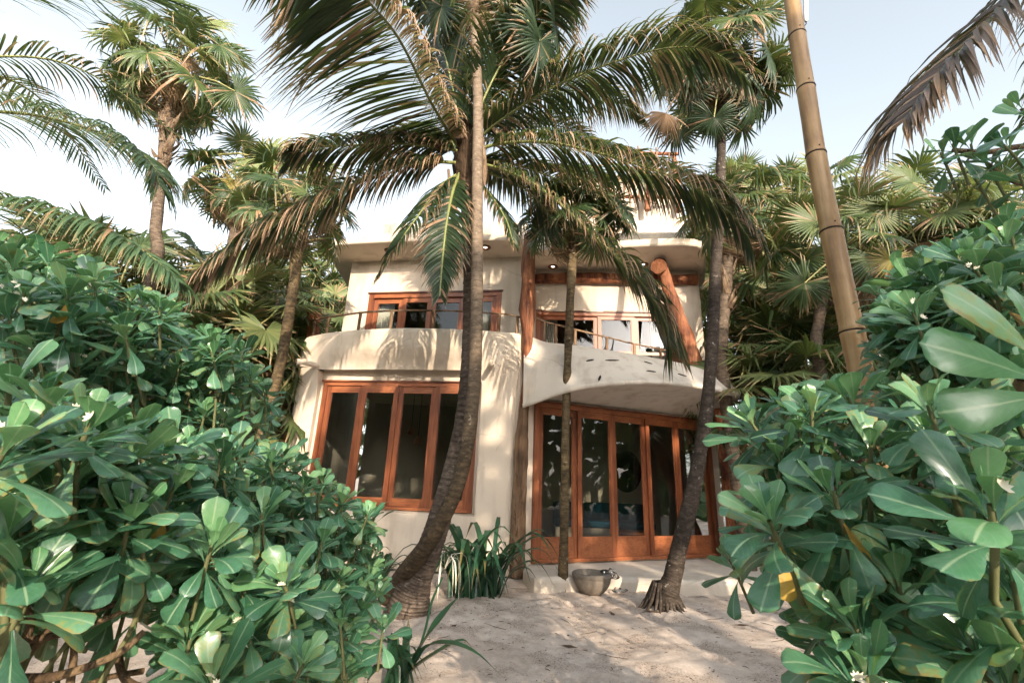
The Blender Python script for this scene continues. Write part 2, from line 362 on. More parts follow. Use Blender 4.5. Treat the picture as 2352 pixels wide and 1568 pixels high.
FAN_Y = m_frond('fan_leaf_yellowing', (0.14, 0.13, 0.04), (0.30, 0.25, 0.07), (0.40, 0.33, 0.11), (0.36, 0.22, 0.13), 0.55, trans=0.3)
FAN_D = m_frond('fan_leaf_dead', (0.12, 0.075, 0.045), (0.26, 0.165, 0.10), (0.46, 0.32, 0.21), (0.40, 0.27, 0.18), 0.6, trans=0.12, rough=0.7)
RACHIS = m_plain('frond_stem', (0.20, 0.22, 0.075), 0.45, 0.35, 5)
PETIOLE = m_plain('leaf_stalk', (0.26, 0.25, 0.10), 0.5, 0.3, 5)
TWIG = m_plain('green_twig', (0.14, 0.145, 0.065), 0.7, 0.4, 9)
LILY = m_frond('lily_leaf', (0.010, 0.036, 0.022), (0.020, 0.070, 0.038), (0.045, 0.12, 0.055), (0.16, 0.13, 0.05), 0.95, trans=0.15, rough=0.32)
PETAL = m_plain('pale_petal', (0.78, 0.74, 0.60), 0.6, 0.12, 20)
STONE = m_plain('bowl_stone', (0.17, 0.145, 0.118), 0.85, 0.45, 16, 0.3, 0.6)
DARK = m_plain('dark_hollow', (0.03, 0.022, 0.018), 0.8, 0.3, 10, 0.2)
TEAL = m_plain('teal_cloth', (0.012, 0.075, 0.115), 0.85, 0.25, 30, 0.2)
CURTAIN = m_plain('curtain_cloth', (0.62, 0.58, 0.50), 0.9, 0.08, 8, 0.2)
METAL = m_plain('white_tube', (0.74, 0.75, 0.76), 0.35, 0.06, 9, 0.5, 0.05)
COPPER = m_plain('pendant_copper', (0.20, 0.085, 0.04), 0.4, 0.3, 12)
REDRAG = m_plain('red_scrap', (0.42, 0.07, 0.04), 0.7, 0.3, 20)
DARKPANEL = m_plain('dark_backing_board', (0.055, 0.032, 0.02), 0.6, 0.35, 7)  # dark colour of the boards added behind the upper windows
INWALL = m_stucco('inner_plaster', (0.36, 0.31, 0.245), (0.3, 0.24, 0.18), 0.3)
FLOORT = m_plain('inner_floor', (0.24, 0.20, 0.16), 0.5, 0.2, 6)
def m_glass(name='window_glass', ior=1.42, tint=(0.86, 0.88, 0.87)):
    m, n = mat(name)
    fr = n.nodes.new('ShaderNodeFresnel'); fr.inputs['IOR'].default_value = ior
    t = n.nodes.new('ShaderNodeBsdfTransparent'); t.inputs[0].default_value = (*tint, 1)
    g = n.nodes.new('ShaderNodeBsdfGlossy'); g.inputs['Roughness'].default_value = 0.012
    b = n.nodes.new('ShaderNodeBump'); b.inputs['Strength'].default_value = 0.03; b.inputs['Distance'].default_value = 0.02
    n.links.new(tex(n, scale=1.1, detail=1), b.inputs['Height']); n.links.new(b.outputs[0], g.inputs['Normal'])
    mx = n.nodes.new('ShaderNodeMixShader'); o = n.nodes.new('ShaderNodeOutputMaterial')
    n.links.new(fr.outputs[0], mx.inputs[0]); n.links.new(t.outputs[0], mx.inputs[1]); n.links.new(g.outputs[0], mx.inputs[2]); n.links.new(mx.outputs[0], o.inputs['Surface'])
    return m
GLASS = m_glass()
FILM = m_glass('plastic_film', 1.5, (0.95, 0.95, 0.95))
def m_lamp():
    m, n = mat('downlight_bulb'); e = n.nodes.new('ShaderNodeEmission'); o = n.nodes.new('ShaderNodeOutputMaterial')
    e.inputs['Color'].default_value = (1, 0.9, 0.75, 1); e.inputs['Strength'].default_value = 2.2
    n.links.new(e.outputs[0], o.inputs['Surface']); return m
BULB = m_lamp()
def m_sand():
    m, n = mat('beach_sand')
    a = tex(n, scale=1.1, detail=6); b = tex(n, scale=7, detail=8, rough=0.7); c = tex(n, scale=55, detail=6, rough=0.7); d = tex(n, scale=260, detail=3)
    cc = ramp(n, math_(n, 'ADD', math_(n, 'MULTIPLY', a, 0.5), math_(n, 'MULTIPLY', b, 0.5)), [(0.38, (0.50, 0.41, 0.345)), (0.52, (0.66, 0.56, 0.485)), (0.64, (0.77, 0.68, 0.60))])
    pt = ramp(n, tex(n, scale=2.3, detail=5, rough=0.6), [(0.46, (0, 0, 0)), (0.58, (1, 1, 1))])
    cc = mixc(n, math_(n, 'MULTIPLY', pt, 0.30), cc, (0.34, 0.265, 0.215))
    cc = mixc(n, math_(n, 'MULTIPLY', math_(n, 'ADD', math_(n, 'MULTIPLY', pt, 0.75), 0.15), ramp(n, c, [(0.52, (0, 0, 0)), (0.60, (1, 1, 1))])), cc, (0.16, 0.115, 0.085))
    cc = mixc(n, math_(n, 'MULTIPLY', d, 0.18), cc, (0.24, 0.19, 0.15))
    h = math_(n, 'ADD', math_(n, 'MULTIPLY', b, 1.0), math_(n, 'ADD', math_(n, 'MULTIPLY', c, 0.5), math_(n, 'MULTIPLY', d, 0.12)))
    finish(n, cc, 0.93, h, 0.5, 0.03, spec=0.15)
    return m
SAND = m_sand()
# ================================================================== ground
def axis(lo, hi, d0, far, grow=1.35):
    a = []; x = lo
    while x <= hi: a.append(x); x += d0
    st = d0; x = a[-1]
    while x < far: st *= grow; x += st; a.append(x)
    st = d0; x = a[0]; pre = []
    while x > -far: st *= grow; x -= st; pre.append(x)
    return pre[::-1] + a
PALM_R = gz(1525, 1396); PALM_C = gz(938, 1396); BOWL = gz(1365, 1366)
def ground_h(x, y):
    w = math.exp(-((x - 1.5) / 9) ** 2 - ((y - 6) / 8) ** 2)
    h = 0.045 * noise.noise(V3((x * 0.7, y * 0.7, 1.0))) + 0.030 * noise.noise(V3((x * 2.1, y * 2.1, 4.0)))
    h += 0.013 * noise.noise(V3((x * 6, y * 6, 9.0))) + 0.008 * noise.noise(V3((x * 15, y * 15, 2.0)))
    c = noise.cell(V3((x * 2.6, y * 2.6, 0))); cx, cy = math.floor(x * 2.6) + 0.5, math.floor(y * 2.6) + 0.5   # footprints
    d = math.hypot((x * 2.6 - cx) * 1.6, y * 2.6 - cy)
    if c > 0.25 and d < 0.42: h -= 0.034 * (1 - d / 0.42) ** 0.7 - 0.012 * (d > 0.34)
    h *= w
    h += 0.07 * math.exp(-((x - PALM_R.x) ** 2 + (y - PALM_R.y) ** 2) / 0.10)
    return h - 0.03
gxs = axis(-2.2, 5.2, 0.035, 400); gys = axis(3.6, 8.8, 0.035, 400)
g = MB()
for y in gys:
    for x in gxs: g.add((x, y, ground_h(x, y)))
nx = len(gxs)
for j in range(len(gys) - 1):
    for i in range(nx - 1):
        a = j * nx + i; g.face((a, a + 1, a + 1 + nx, a + nx))
tag(g.build('sand_ground', SAND), kind='structure')

# ================================================================== villa
HOUSE = thing('villa', 'cream stucco two storey villa with curved balcony, wood windows and shell canopy', 'house', (0, 9, 0))
def slab(mb, poly, z0, z1, r=0.04, mi=0, steps=3):
    n = len(poly); P = [V3((x, y, 0)) for x, y in poly]
    A = sum(P[i].x * P[(i + 1) % n].y - P[(i + 1) % n].x * P[i].y for i in range(n))
    if A < 0: P = P[::-1]
    nr = []
    for i in range(n):
        e1 = (P[i] - P[i - 1]).normalized(); e2 = (P[(i + 1) % n] - P[i]).normalized()
        q = V3((e1.y + e2.y, -(e1.x + e2.x), 0)); q = q / max(0.4, q.length) if q.length > 1e-6 else V3((e1.y, -e1.x, 0)); nr.append(q)
    prof = [(r * (1 - math.sin(k / steps * math.pi / 2)), z0 + r * (1 - math.cos(k / steps * math.pi / 2))) for k in range(steps + 1)]
    prof = prof + [(i_, z1 - (z - z0)) for i_, z in prof[::-1]]
    rings = [[mb.add(P[i] - nr[i] * ins + V3((0, 0, z))) for i in range(n)] for ins, z in prof]
    mb.face(rings[0][::-1], mi); mb.face(rings[-1], mi)
    for a, b in zip(rings, rings[1:]):
        for i in range(n): mb.face((a[i], a[(i + 1) % n], b[(i + 1) % n], b[i]), mi)
def wall_holes(mb, o, u, n, L, z0, z1, holes, t=0.25, mi=0, sub=0.45, wav=0.012):
    us = {0.0, L}; zs = {z0, z1}
    for a, b, c, d in holes: us |= {a, b}; zs |= {c, d}
    def fill(s):
        s = sorted(s); out = [s[0]]
        for a, b in zip(s, s[1:]):
            k = max(1, int((b - a) / sub)); out += [a + (b - a) * (i + 1) / k for i in range(k)]
        return out
    us, zs = fill(us), fill(zs)
    inside = lambda uu, zz: any(a < uu < b and c < zz < d for a, b, c, d in holes)
    def P(i, j, dep):
        p = o + u * us[i] + V3((0, 0, zs[j])); w = wav * noise.noise(p * 1.3)
        return p + n * (w - dep)
    for dep, flip in ((0, 0), (t, 1)):
        idx = {}
        for j in range(len(zs)):
            for i in range(len(us)): idx[i, j] = mb.add(P(i, j, dep))
        for j in range(len(zs) - 1):
            for i in range(len(us) - 1):
                if inside((us[i] + us[i + 1]) / 2, (zs[j] + zs[j + 1]) / 2): continue
                q = (idx[i, j], idx[i + 1, j], idx[i + 1, j + 1], idx[i, j + 1]); mb.face(q[::-1] if flip else q, mi)
    for a, b, c, d in holes + [(0.0, L, z0, z1)]:
        Q = lambda uu, zz, dep: o + u * uu + V3((0, 0, zz)) - n * dep
        e = 0.002
        for (p, q) in (((a, c), (b, c)), ((b, c), (b, d)), ((b, d), (a, d)), ((a, d), (a, c))):
            mb.quad(Q(*p, -e * 0), Q(*q, 0), Q(*q, t), Q(*p, t), mi)
Z = V3((0, 0, 1))
def glazed(o, u, n, u0, u1, z0, z1, np_, fr=0.085, st=0.085, top=0.10, bot=0.12, dep=0.10, mid=None, widths=None, name='window_frame', sash='window_sash', slide=0.028):
    """outer frame + np_ glazed leaves, each leaf a part with its pane"""
    f = MB(); B = lambda mb, a, b, c, d, e0, e1, mi: mb.obox(o, u, n, Z, a, b, e0, e1, c, d, mi)
    B(f, u0, u0 + fr, z0, z1, -0.05, dep, 0); B(f, u1 - fr, u1, z0, z1, -0.05, dep, 0)
    B(f, u0 + fr, u1 - fr, z1 - fr * 0.8, z1, -0.048, dep - 0.003, 1); B(f, u0 + fr, u1 - fr, z0, z0 + fr * 0.6, -0.048, dep + 0.01, 1)
    B(f, u0 - 0.03, u1 + 0.03, z1, z1 + 0.035, -0.03, dep + 0.03, 1)
    f.build(name, [WOOD, WOODH], HOUSE, smooth_=False)
    a, b = u0 + fr + 0.002, u1 - fr - 0.002; c, d = z0 + fr * 0.6 + 0.002, z1 - fr * 0.8 - 0.002
    if widths: s = sum(widths); eds = [a]; [eds.append(eds[-1] + (b - a) * w / s) for w in widths]
    else: eds = [a + (b - a) * i / np_ for i in range(np_ + 1)]
    for i in range(np_):
        l, r = eds[i] + 0.001, eds[i + 1] - 0.001; q = slide * (1 if i % 2 else -0.4); m = MB()
        B(m, l, l + st, c, d, q - 0.02, q + 0.03, 0); B(m, r - st, r, c, d, q - 0.02, q + 0.03, 0)
        B(m, l + st, r - st, d - top, d, q - 0.018, q + 0.028, 1); B(m, l + st, r - st, c, c + bot, q - 0.018, q + 0.028, 1)
        for aa in (l + st, r - st - 0.018): B(m, aa, aa + 0.018, c + bot, d - top, q + 0.004, q + 0.016, 0)   # glazing bead
        if mid: B(m, l + st, r - st, mid, mid + 0.075, q - 0.018, q + 0.026, 1)
        so_ = m.build(sash, [WOOD, WOODH], HOUSE, smooth_=False)
        cuts = [(c + bot, d - top)] if not mid else [(c + bot, mid), (mid + 0.075, d - top)]
        for k, (za, zb) in enumerate(cuts):
            p = MB(); B(p, l + st, r - st, za, zb, q - 0.004, q + 0.002, 0); po = p.build('pane', GLASS, so_, smooth_=False)
    return eds

# --- lower left wing: a curved shell with the deep window recess
def yw(x): return 8.93 - 0.14 * x
WU = V3((1, -0.14, 0)).normalized(); WN = V3((-0.14, -1, 0)).normalized()
path = []      # (x, y, normal, frontx)
fx = lambda x: yw(x) - 0.17
XL, XR = -3.98, -0.56
for y in (14.0, 12.5, 11.4, 10.7, 10.3): path.append((-4.56, y, V3((-1, 0, 0)), None))
cx_, cy_ = -4.16, fx(-4.16) + 0.40
for k in range(7):
    a = math.pi + (k / 6) * (math.pi / 2 - 0.139); path.append((cx_ + 0.40 * math.cos(a), cy_ + 0.40 * math.sin(a), V3((math.cos(a), math.sin(a), 0)), -4.4 if k < 4 else -4.25))
xs_ = [XL] + [XL + (XR - XL) * i / 16 for i in range(1, 16)] + [XR, -0.42, -0.28, -0.14]
for x in xs_: path.append((x, fx(x), WN.copy(), x))
cx_, cy_ = -0.02, fx(-0.02) + 0.24
for k in range(1, 7):
    a = 1.5 * math.pi - 0.139 + (k / 6) * (math.pi / 2 + 0.139); path.append((cx_ + 0.24 * math.cos(a), cy_ + 0.24 * math.sin(a), V3((math.cos(a), math.sin(a), 0)), 0.05))
path += [(0.22, 9.2, V3((1, 0, 0)), None), (0.22, 9.9, V3((1, 0, 0)), None)]
zl = [0.0, 0.12, 0.35, 0.65, 0.93] + [0.93 + (3.64 - 0.93) * i / 9 for i in range(1, 9)] + [3.64, 3.72, 3.84, 3.96, 4.08, 4.20, 4.30, 4.36]
prof = [(z, 0.0) for z in zl] + [(4.405, 0.025), (4.425, 0.07), (4.425, 0.16), (4.40, 0.21), (4.33, 0.235), (3.86, 0.24)]
def bulge(x, z):
    if x is None: A = 0.03; 
    else: A = 0.05 + 0.40 * max(0.0, 1 - ((x + 2.05) / 2.25) ** 2)
    if x is not None and x > -0.6: A = max(A, 0.13)
    lo = 3.25 if (x is None or not (XL < x < XR)) else 2.9
    b = A * smooth(lo, 3.85, z) if not (x is not None and XL < x < XR) else A * (0.25 + 0.75 * smooth(3.64, 4.05, z)) if z >= 3.63 else 0.0
    return b
def shellP(i, j):
    x, y, n, f = path[i]; z, ins = prof[j]
    zz = z
    if j >= len(zl) - 5:     # softly rounded top outline at both ends
        e = 0.0
        s = max(0, 6 - abs(i - 7)) / 6.0; e -= 0.10 * s * s
        s = max(0, 5 - (len(path) - 1 - i)) / 5.0; e -= 0.05 * s
        zz = z + e * smooth(3.9, 4.4, z) * (1 if j < len(prof) - 1 else 0) + 0.015 * noise.noise(V3((x * 1.2, y, 3)))
    p = V3((x, y, zz)) + n * (bulge(f, z) - ins + 0.05 * (1 - smooth(0, 0.5, z)) + 0.02 * noise.noise(V3((x * 0.9, y * 0.9, z * 0.9))))
    return p
fi = [k for k, p in enumerate(path) if p[3] is not None and p[3] == XL][0]; fe = [k for k, p in enumerate(path) if p[3] == XR][0]
ja, jb = 4, zl.index(3.64)
mb = MB()
mb.grid(shellP, len(path), len(prof), skip=lambda i, j: fi <= i < fe and ja <= j < jb)
for i in range(fi, fe):      # recess top, sill
    a, b = shellP(i, jb), shellP(i + 1, jb); wa, wb = V3((path[i][0], yw(path[i][0]), 3.70)), V3((path[i + 1][0], yw(path[i + 1][0]), 3.70)); mb.quad(a, wa, wb, b)
    a, b = shellP(i, ja), shellP(i + 1, ja); wa, wb = V3((path[i][0], yw(path[i][0]), 0.97)), V3((path[i + 1][0], yw(path[i + 1][0]), 0.97)); mb.quad(a, b, wb, wa)
for j in range(ja, jb):
    for i, fl in ((fi, 0), (fe, 1)):
        a, b = shellP(i, j), shellP(i, j + 1); w = V3((path[i][0], yw(path[i][0]), 0)); q = (a, b, V3((w.x, w.y, b.z)), V3((w.x, w.y, a.z))); mb.quad(*(q if not fl else q[::-1]))
mb.build('balcony_wall', STUCCO, HOUSE)
ow_ = V3((-4.2, yw(-4.2), 0)); k_ = math.hypot(1, 0.14)
uw = lambda x: (x + 4.2) * k_
mb = MB(); wall_holes(mb, ow_, WU, WN, uw(-0.35), 0.85, 3.80, [(uw(-3.90), uw(-0.62), 0.98, 3.42)], 0.15)
mb.build('recessed_wall', STUCCO, HOUSE, smooth_=False)
glazed(ow_, WU, WN, uw(-3.90), uw(-0.62), 0.98, 3.42, 4, fr=0.09, st=0.085, top=0.14, bot=0.15, dep=0.06)

# --- upper left storey
UU = V3((1, -0.15, 0)).normalized(); UN = V3((-0.15, -1, 0)).normalized()
ou = V3((-4.12, 9.85 + 0.15 * 4.12, 0)); k2 = math.hypot(1, 0.15); uu = lambda x: (x + 4.12) * k2
mb = MB()
wall_holes(mb, ou, UU, UN, uu(0.22), 3.80, 6.74, [(uu(-3.55), uu(-0.28), 4.0, 5.84)], 0.28)
wall_holes(mb, V3((-4.12, 14.0, 0)), V3((0, -1, 0)), V3((-1, 0, 0)), 14.0 - 10.47, 3.8, 6.74, [], 0.25)
wall_holes(mb, V3((0.22, 9.82, 0)), V3((0.32, 0.78, 0)).normalized(), V3((0.78, -0.32, 0)).normalized(), 0.86, 3.8, 6.80, [], 0.2)
mb.build('upper_wall', STUCCO, HOUSE, smooth_=False)
glazed(ou - UN * 0.10, UU, UN, uu(-3.55), uu(-0.28), 4.0, 5.84, 4, fr=0.13, st=0.09, top=0.12, bot=0.14, dep=0.09, widths=[1, 1, 1.05, 1.1])
# --- door wall (lower right)
DA, DB = V3((0.46, 8.83, 0)), V3((4.62, 10.62, 0))
DU = (DB - DA).normalized(); DN = V3((DU.y, -DU.x, 0)); DL = (DB - DA).length
mb = MB(); wall_holes(mb, DA - DU * 0.32, DU, DN, DL + 0.55, 0.0, 4.15, [(0.34, 0.32 + DL - 0.02, 0.205, 3.06)], 0.25)
wall_holes(mb, DB + DU * 0.23, V3((0.25, 1, 0)).normalized(), V3((1, -0.25, 0)).normalized(), 3.2, 0, 4.1, [], 0.2)
mb.build('door_wall', STUCCO, HOUSE, smooth_=False)
glazed(DA, DU, DN, 0.02, DL - 0.02, 0.21, 3.06, 5, fr=0.10, st=0.088, top=0.13, bot=0.36, dep=0.07, name='door_frame', sash='folding_door', widths=[1.0, 1.0, 1.0, 1.0, 1.05])
# --- upper right storey
RU = V3((math.cos(R(4)), -math.sin(R(4)), 0)); RN = V3((-math.sin(R(4)), -math.cos(R(4)), 0))
mb = MB(); wall_holes(mb, V3((0.45, 10.64, 0)), RU, RN, 4.15, 3.9, 6.78, [(0.12, 3.62, 4.12, 5.66)], 0.28)
wall_holes(mb, V3((4.595, 10.352, 0)), V3((0.1, 1, 0)).normalized(), V3((1, -0.1, 0)).normalized(), 3.4, 3.9, 6.78, [], 0.25)
mb.build('upper_wall', STUCCO, HOUSE, smooth_=False)
glazed(V3((0.45, 10.76, 0)), RU, RN, 0.12, 3.62, 4.12, 5.66, 3, fr=0.11, st=0.08, top=0.09, bot=0.12, dep=0.09, mid=4.60, widths=[1.5, 0.95, 1.0])
# --- floors and ceilings
mb = MB(); slab(mb, [(-4.5, 9.3), (0.15, 8.75), (0.2, 9.9), (-4.1, 10.6), (-4.5, 10.8)], 3.70, 3.86, 0.01)
slab(mb, [(-4.08, 10.75), (0.2, 10.13), (0.5, 10.95), (4.6, 10.95), (4.9, 13.9), (-4.1, 13.9)], 3.70, 3.90, 0.01)
slab(mb, [(0.30, 8.95), (2.4, 9.90), (4.45, 10.72), (4.5, 10.93), (0.52, 10.93), (0.25, 10.0)], 4.00, 4.14, 0.02)
mb.build('storey_floor', STUCCO, HOUSE, smooth_=False)
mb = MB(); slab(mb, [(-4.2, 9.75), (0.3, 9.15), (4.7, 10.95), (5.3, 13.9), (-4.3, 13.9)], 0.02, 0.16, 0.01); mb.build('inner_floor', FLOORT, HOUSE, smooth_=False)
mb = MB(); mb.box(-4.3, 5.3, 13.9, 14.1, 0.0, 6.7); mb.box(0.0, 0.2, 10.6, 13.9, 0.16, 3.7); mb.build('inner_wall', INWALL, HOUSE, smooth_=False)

mb = MB(); mb.box(-4.0, 0.2, 12.3, 12.4, 3.92, 6.7); mb.build('added_dark_backing', DARKPANEL, HOUSE, smooth_=False)  # added dark boards, hide the sunlit back wall so the rooms look dark
mb = MB(); mb.box(0.6, 4.6, 12.3, 12.4, 3.92, 6.7); mb.build('added_dark_backing', DARKPANEL, HOUSE, smooth_=False)
# --- roofs
def g2(x, y, z):
    p = gz(x, y, z); return (p.x, p.y)
ZS = 6.72
fl = [g2(750, 565, ZS), g2(820, 559, ZS), g2(904, 555, ZS), g2(1000, 552, ZS), g2(1110, 551, ZS), g2(1196, 553, ZS)]
mb = MB(); slab(mb, fl + [(fl[-1][0] + 0.12, 9.5), (0.42, 10.0), (0.42, 14.2), (-4.95, 14.2), (fl[0][0] - 0.14, fl[0][1] + 0.25)], ZS, ZS + 0.17, 0.05)
mb.build('roof_slab', STUCCO, HOUSE, smooth_=False)
ZR = 6.78
fr_ = [g2(1222, 577, ZR), g2(1310, 572, ZR), g2(1407, 569, ZR), g2(1500, 564, ZR), g2(1570, 562, ZR), g2(1600, 565, ZR), g2(1618, 572, ZR), g2(1624, 582, ZR)]
mb = MB(); slab(mb, fr_ + [(5.05, 11.0), (5.2, 14.3), (0.46, 14.3), (0.46, 10.2)], ZR, ZR + 0.20, 0.06)
q = [(x, y) for x, y in [(0.62, 10.15), (4.25, 9.85), (4.42, 10.55), (0.62, 10.55)]]
mb.build('roof_slab', STUCCO, HOUSE, smooth_=False)
mb = MB(); slab(mb, [(at(880, 520, 10.9).x, 10.95), (0.30, 10.6), (0.36, 13.8), (-3.8, 13.8)], ZS + 0.172, 8.18, 0.05); mb.build('rooftop_parapet', STUCCO, HOUSE, smooth_=False)
mb = MB(); slab(mb, [(0.6, 10.9), (4.75, 10.5), (4.85, 11.6), (0.6, 11.6)], ZR + 0.203, 8.02, 0.05); mb.build('rooftop_parapet', STUCCO, HOUSE, smooth_=False)
# rooftop tower with slatted wooden screen
mb = MB(); slab(mb, [(1.6, 12.6), (at(1557, 380, 12.3).x, 12.2), (5.0, 14.0), (1.6, 14.0)], ZR + 0.206, 11.2, 0.06); mb.build('roof_tower', STUCCO, HOUSE, smooth_=False)
tx0, tx1 = at(1395, 350, 12.1).x, at(1545, 350, 12.1).x
scr = MB()
for x in (tx0, (tx0 + tx1) / 2 + .1, tx1): scr.tube([(x, 12.0, 9.6), (x + 0.03, 12.02, 10.7), (x - 0.02, 12.0, 11.7)], [0.09, 0.08, 0.085], 8, wob=0.1)
for z in (10.0, 11.0, 11.6): scr.tube([(tx0 - 0.1, 11.95, z), (tx1 + 0.1, 11.92, z + 0.05)], 0.055, 7)
scro = scr.build('roof_screen', LOG, HOUSE)
for i in range(13):
    x = lerp(tx0 + 0.1, tx1 - 0.1, i / 12); s_ = MB(); r_ = random.Random(i)
    s_.tube([(x, 11.86, 9.8 + r_.uniform(-.1, .1)), (x + r_.uniform(-.03, .03), 11.85, 10.4), (x + r_.uniform(-.05, .05), 11.86, 11.6 + r_.uniform(-.15, .25))], [0.03, 0.034, 0.028], 6); s_.build('slat', STICK, scro)

# --- shell canopy over the doors
Tp = catmull([at(1203, 766, 8.72), at(1250, 785, 8.98), at(1300, 797, 9.2), at(1400, 820, 9.6), at(1500, 841, 10.0), at(1590, 858, 10.45), at(1640, 872, 10.9)], 46)
Lp = catmull([at(1201, 925, 8.48), at(1240, 911, 8.15), at(1300, 890, 7.82), at(1360, 879, 7.68), at(1430, 872, 7.66), at(1510, 871, 7.85), at(1590, 879, 8.25), at(1650, 889, 8.75), at(1706, 905, 9.45)], 46)
Dp = [DA - DU * 0.3 + DU * ((DL + 0.6) * i / 45) + Z * 3.14 + DN * 0.02 for i in range(46)]
NT = 12
def canP(i, j):
    T, L, D = Tp[i], Lp[i], Dp[i]
    out = (L - T); out.z = 0; out = out.normalized() if out.length > 1e-5 else V3((0, -1, 0))
    if j <= NT:
        t = j / NT; h = 0.16 + 0.12 * math.sin(math.pi * i / 45)
        p = T.lerp(L, t) + Z * (h * math.sin(math.pi * t ** 0.9)) + out * 0.05 * math.sin(math.pi * t)
        return p + Z * 0.012 * noise.noise(p * 1.5)
    r = 0.05; k = j - NT
    if k <= 5:
        a = math.pi / 2 - k / 5 * math.pi
        return L + out * (r * 1.2 * math.cos(a)) + Z * (r * math.sin(a) - r)
    t = (k - 5) / 5
    return (L + Z * (-2 * r)).lerp(D, t) + Z * (0.10 * math.sin(math.pi * t))
mb = MB(); mb.grid(canP, 46, NT + 11)
cano = mb.build('shell_canopy', m_stucco('canopy_stucco', (0.70, 0.63, 0.54), (0.36, 0.27, 0.19), 0.4), HOUSE)
def on_canopy(x, y):        # nearest canopy vertex seen at a photo point
    best = None
    for i in range(45):
        for j in range(NT):
            p = (canP(i, j) + canP(i + 1, j + 1)) / 2; v = p - CAM; dz = v.dot(fwd)
            e = (1176 + F_PIX * v.dot(cright) / dz - x) ** 2 + (784 - F_PIX * v.dot(cup) / dz - y) ** 2
            if best is None or e < best[0]: best = (e, p, (canP(i + 1, j) - canP(i, j)).normalized(), (canP(i, j + 1) - canP(i, j)).normalized())
    return best
for x, y, L_, ang in [(1356, 822, .17, .3), (1412, 826, .28, .05), (1455, 828, .22, -.6), (1502, 854, .20, -.1), (1378, 862, .17, 1.2), (1486, 834, .16, -.4), (1570, 860, .2, -.25), (1445, 818, .12, -.1)]:
    _, p, a, b = on_canopy(x, y); nn = a.cross(b).normalized()
    nn = nn if nn.z > 0 else -nn
    d = (a * math.cos(ang) - b * math.sin(ang)).normalized(); s = nn.cross(d)
    m = MB(); w = 0.020
    pts = [p - d * L_ / 2, p - d * L_ * .2 + s * w, p + d * L_ * .25 + s * w * .9, p + d * L_ / 2, p + d * L_ * .2 - s * w, p - d * L_ * .25 - s * w * .8]
    a_ = [m.add(q + nn * 0.012) for q in pts]; b_ = [m.add(q - nn * 0.05) for q in pts]
    m.face(a_); [m.face((b_[i], b_[(i + 1) % 6], a_[(i + 1) % 6], a_[i])) for i in range(6)]
    m.build('slot', DARK, cano, smooth_=False)

# --- logs
def log(pts, rad, name='log_post', m=None, seed=0, n=14, parent=None):
    c = catmull(pts, 26); rr = [interp([i / (len(rad) - 1) for i in range(len(rad))], rad, k / 25) for k in range(26)]
    mb = MB(); mb.tube(c, rr, n, wob=0.22, seed=seed); return mb.build(name, m or LOG, parent or HOUSE)
lo = gz(1187, 1322)
log([lo + V3((0, 0.05, 0)), (0.235, 8.62, 1.6), (0.27, 8.60, 2.9)], [0.15, 0.125, 0.12, 0.13, 0.10], m=LOGW, seed=3)
log([(0.27, 8.60, 2.88), (0.30, 8.62, 3.6), (0.30, 8.66, 4.5), (0.29, 8.75, 5.6), (0.30, 8.85, ZS - 0.01)], [0.095, 0.07, 0.10, 0.16, 0.15, 0.135], seed=5)
log([at(1603, 870, 10.0), at(1575, 770, 9.95), at(1545, 690, 9.9), at(1512, 588, 9.85)], [0.20, 0.175, 0.155, 0.14, 0.13], seed=8)
log([at(1513, 612, 9.6), at(1519, 610, 10.5)], [0.17, 0.165], name='beam_end', seed=2)
log([(0.5, 10.56, 6.50), (1.9, 10.44, 6.53), (3.2, 10.35, 6.50), (4.52, 10.27, 6.52)], [0.13, 0.14, 0.12, 0.135], name='roof_beam', seed=11)
log([at(718, 790, 9.9), at(722, 705, 9.9)], [0.15, 0.15], seed=13, m=LOG)
log([at(655, 1160, 9.9), at(660, 1000, 9.9), at(668, 880, 9.9)], [0.10, 0.09, 0.08], seed=15, m=LOGW)
log([gz(1700, 1310), at(1662, 1000, 9.4), at(1655, 940, 9.4)], [0.17, 0.15, 0.14, 0.14], seed=17)

# --- stick railings
def railing(pts, foot, nb, r=0.023, seed=1):
    c = catmull(pts, 40); f = catmull(foot, 40); rr = random.Random(seed)
    mb = MB(); mb.tube([p + V3((0, 0, 0.012 * noise.noise(p * 2))) for p in c], [r * (1 - .25 * i / 40) for i in range(40)], 8, wob=0.25, seed=seed)
    ro = mb.build('railing', STICK, HOUSE)
    for i in range(nb):
        k = int(1 + 37 * i / (nb - 1)); t = MB(); t.tube([f[k] - Z * 0.06, (f[k] + c[k]) / 2 + V3((rr.uniform(-.01, .01), 0, 0)), c[k]], [0.036, 0.032, 0.034], 8, wob=0.15, seed=i); t.build('baluster', STICK, ro)
pth = [shellP(i, len(prof) - 4) for i in range(5, len(path) - 4)]
pick = [pth[int(i * (len(pth) - 1) / 9)] for i in range(10)]
railing([p + Z * 0.42 for p in pick], pick, 9, seed=2)
railing([T + Z * 0.46 + V3((0, .04, 0)) for T in Tp[2:40:6]], [T + V3((0, .04, 0)) for T in Tp[2:40:6]], 8, seed=4)

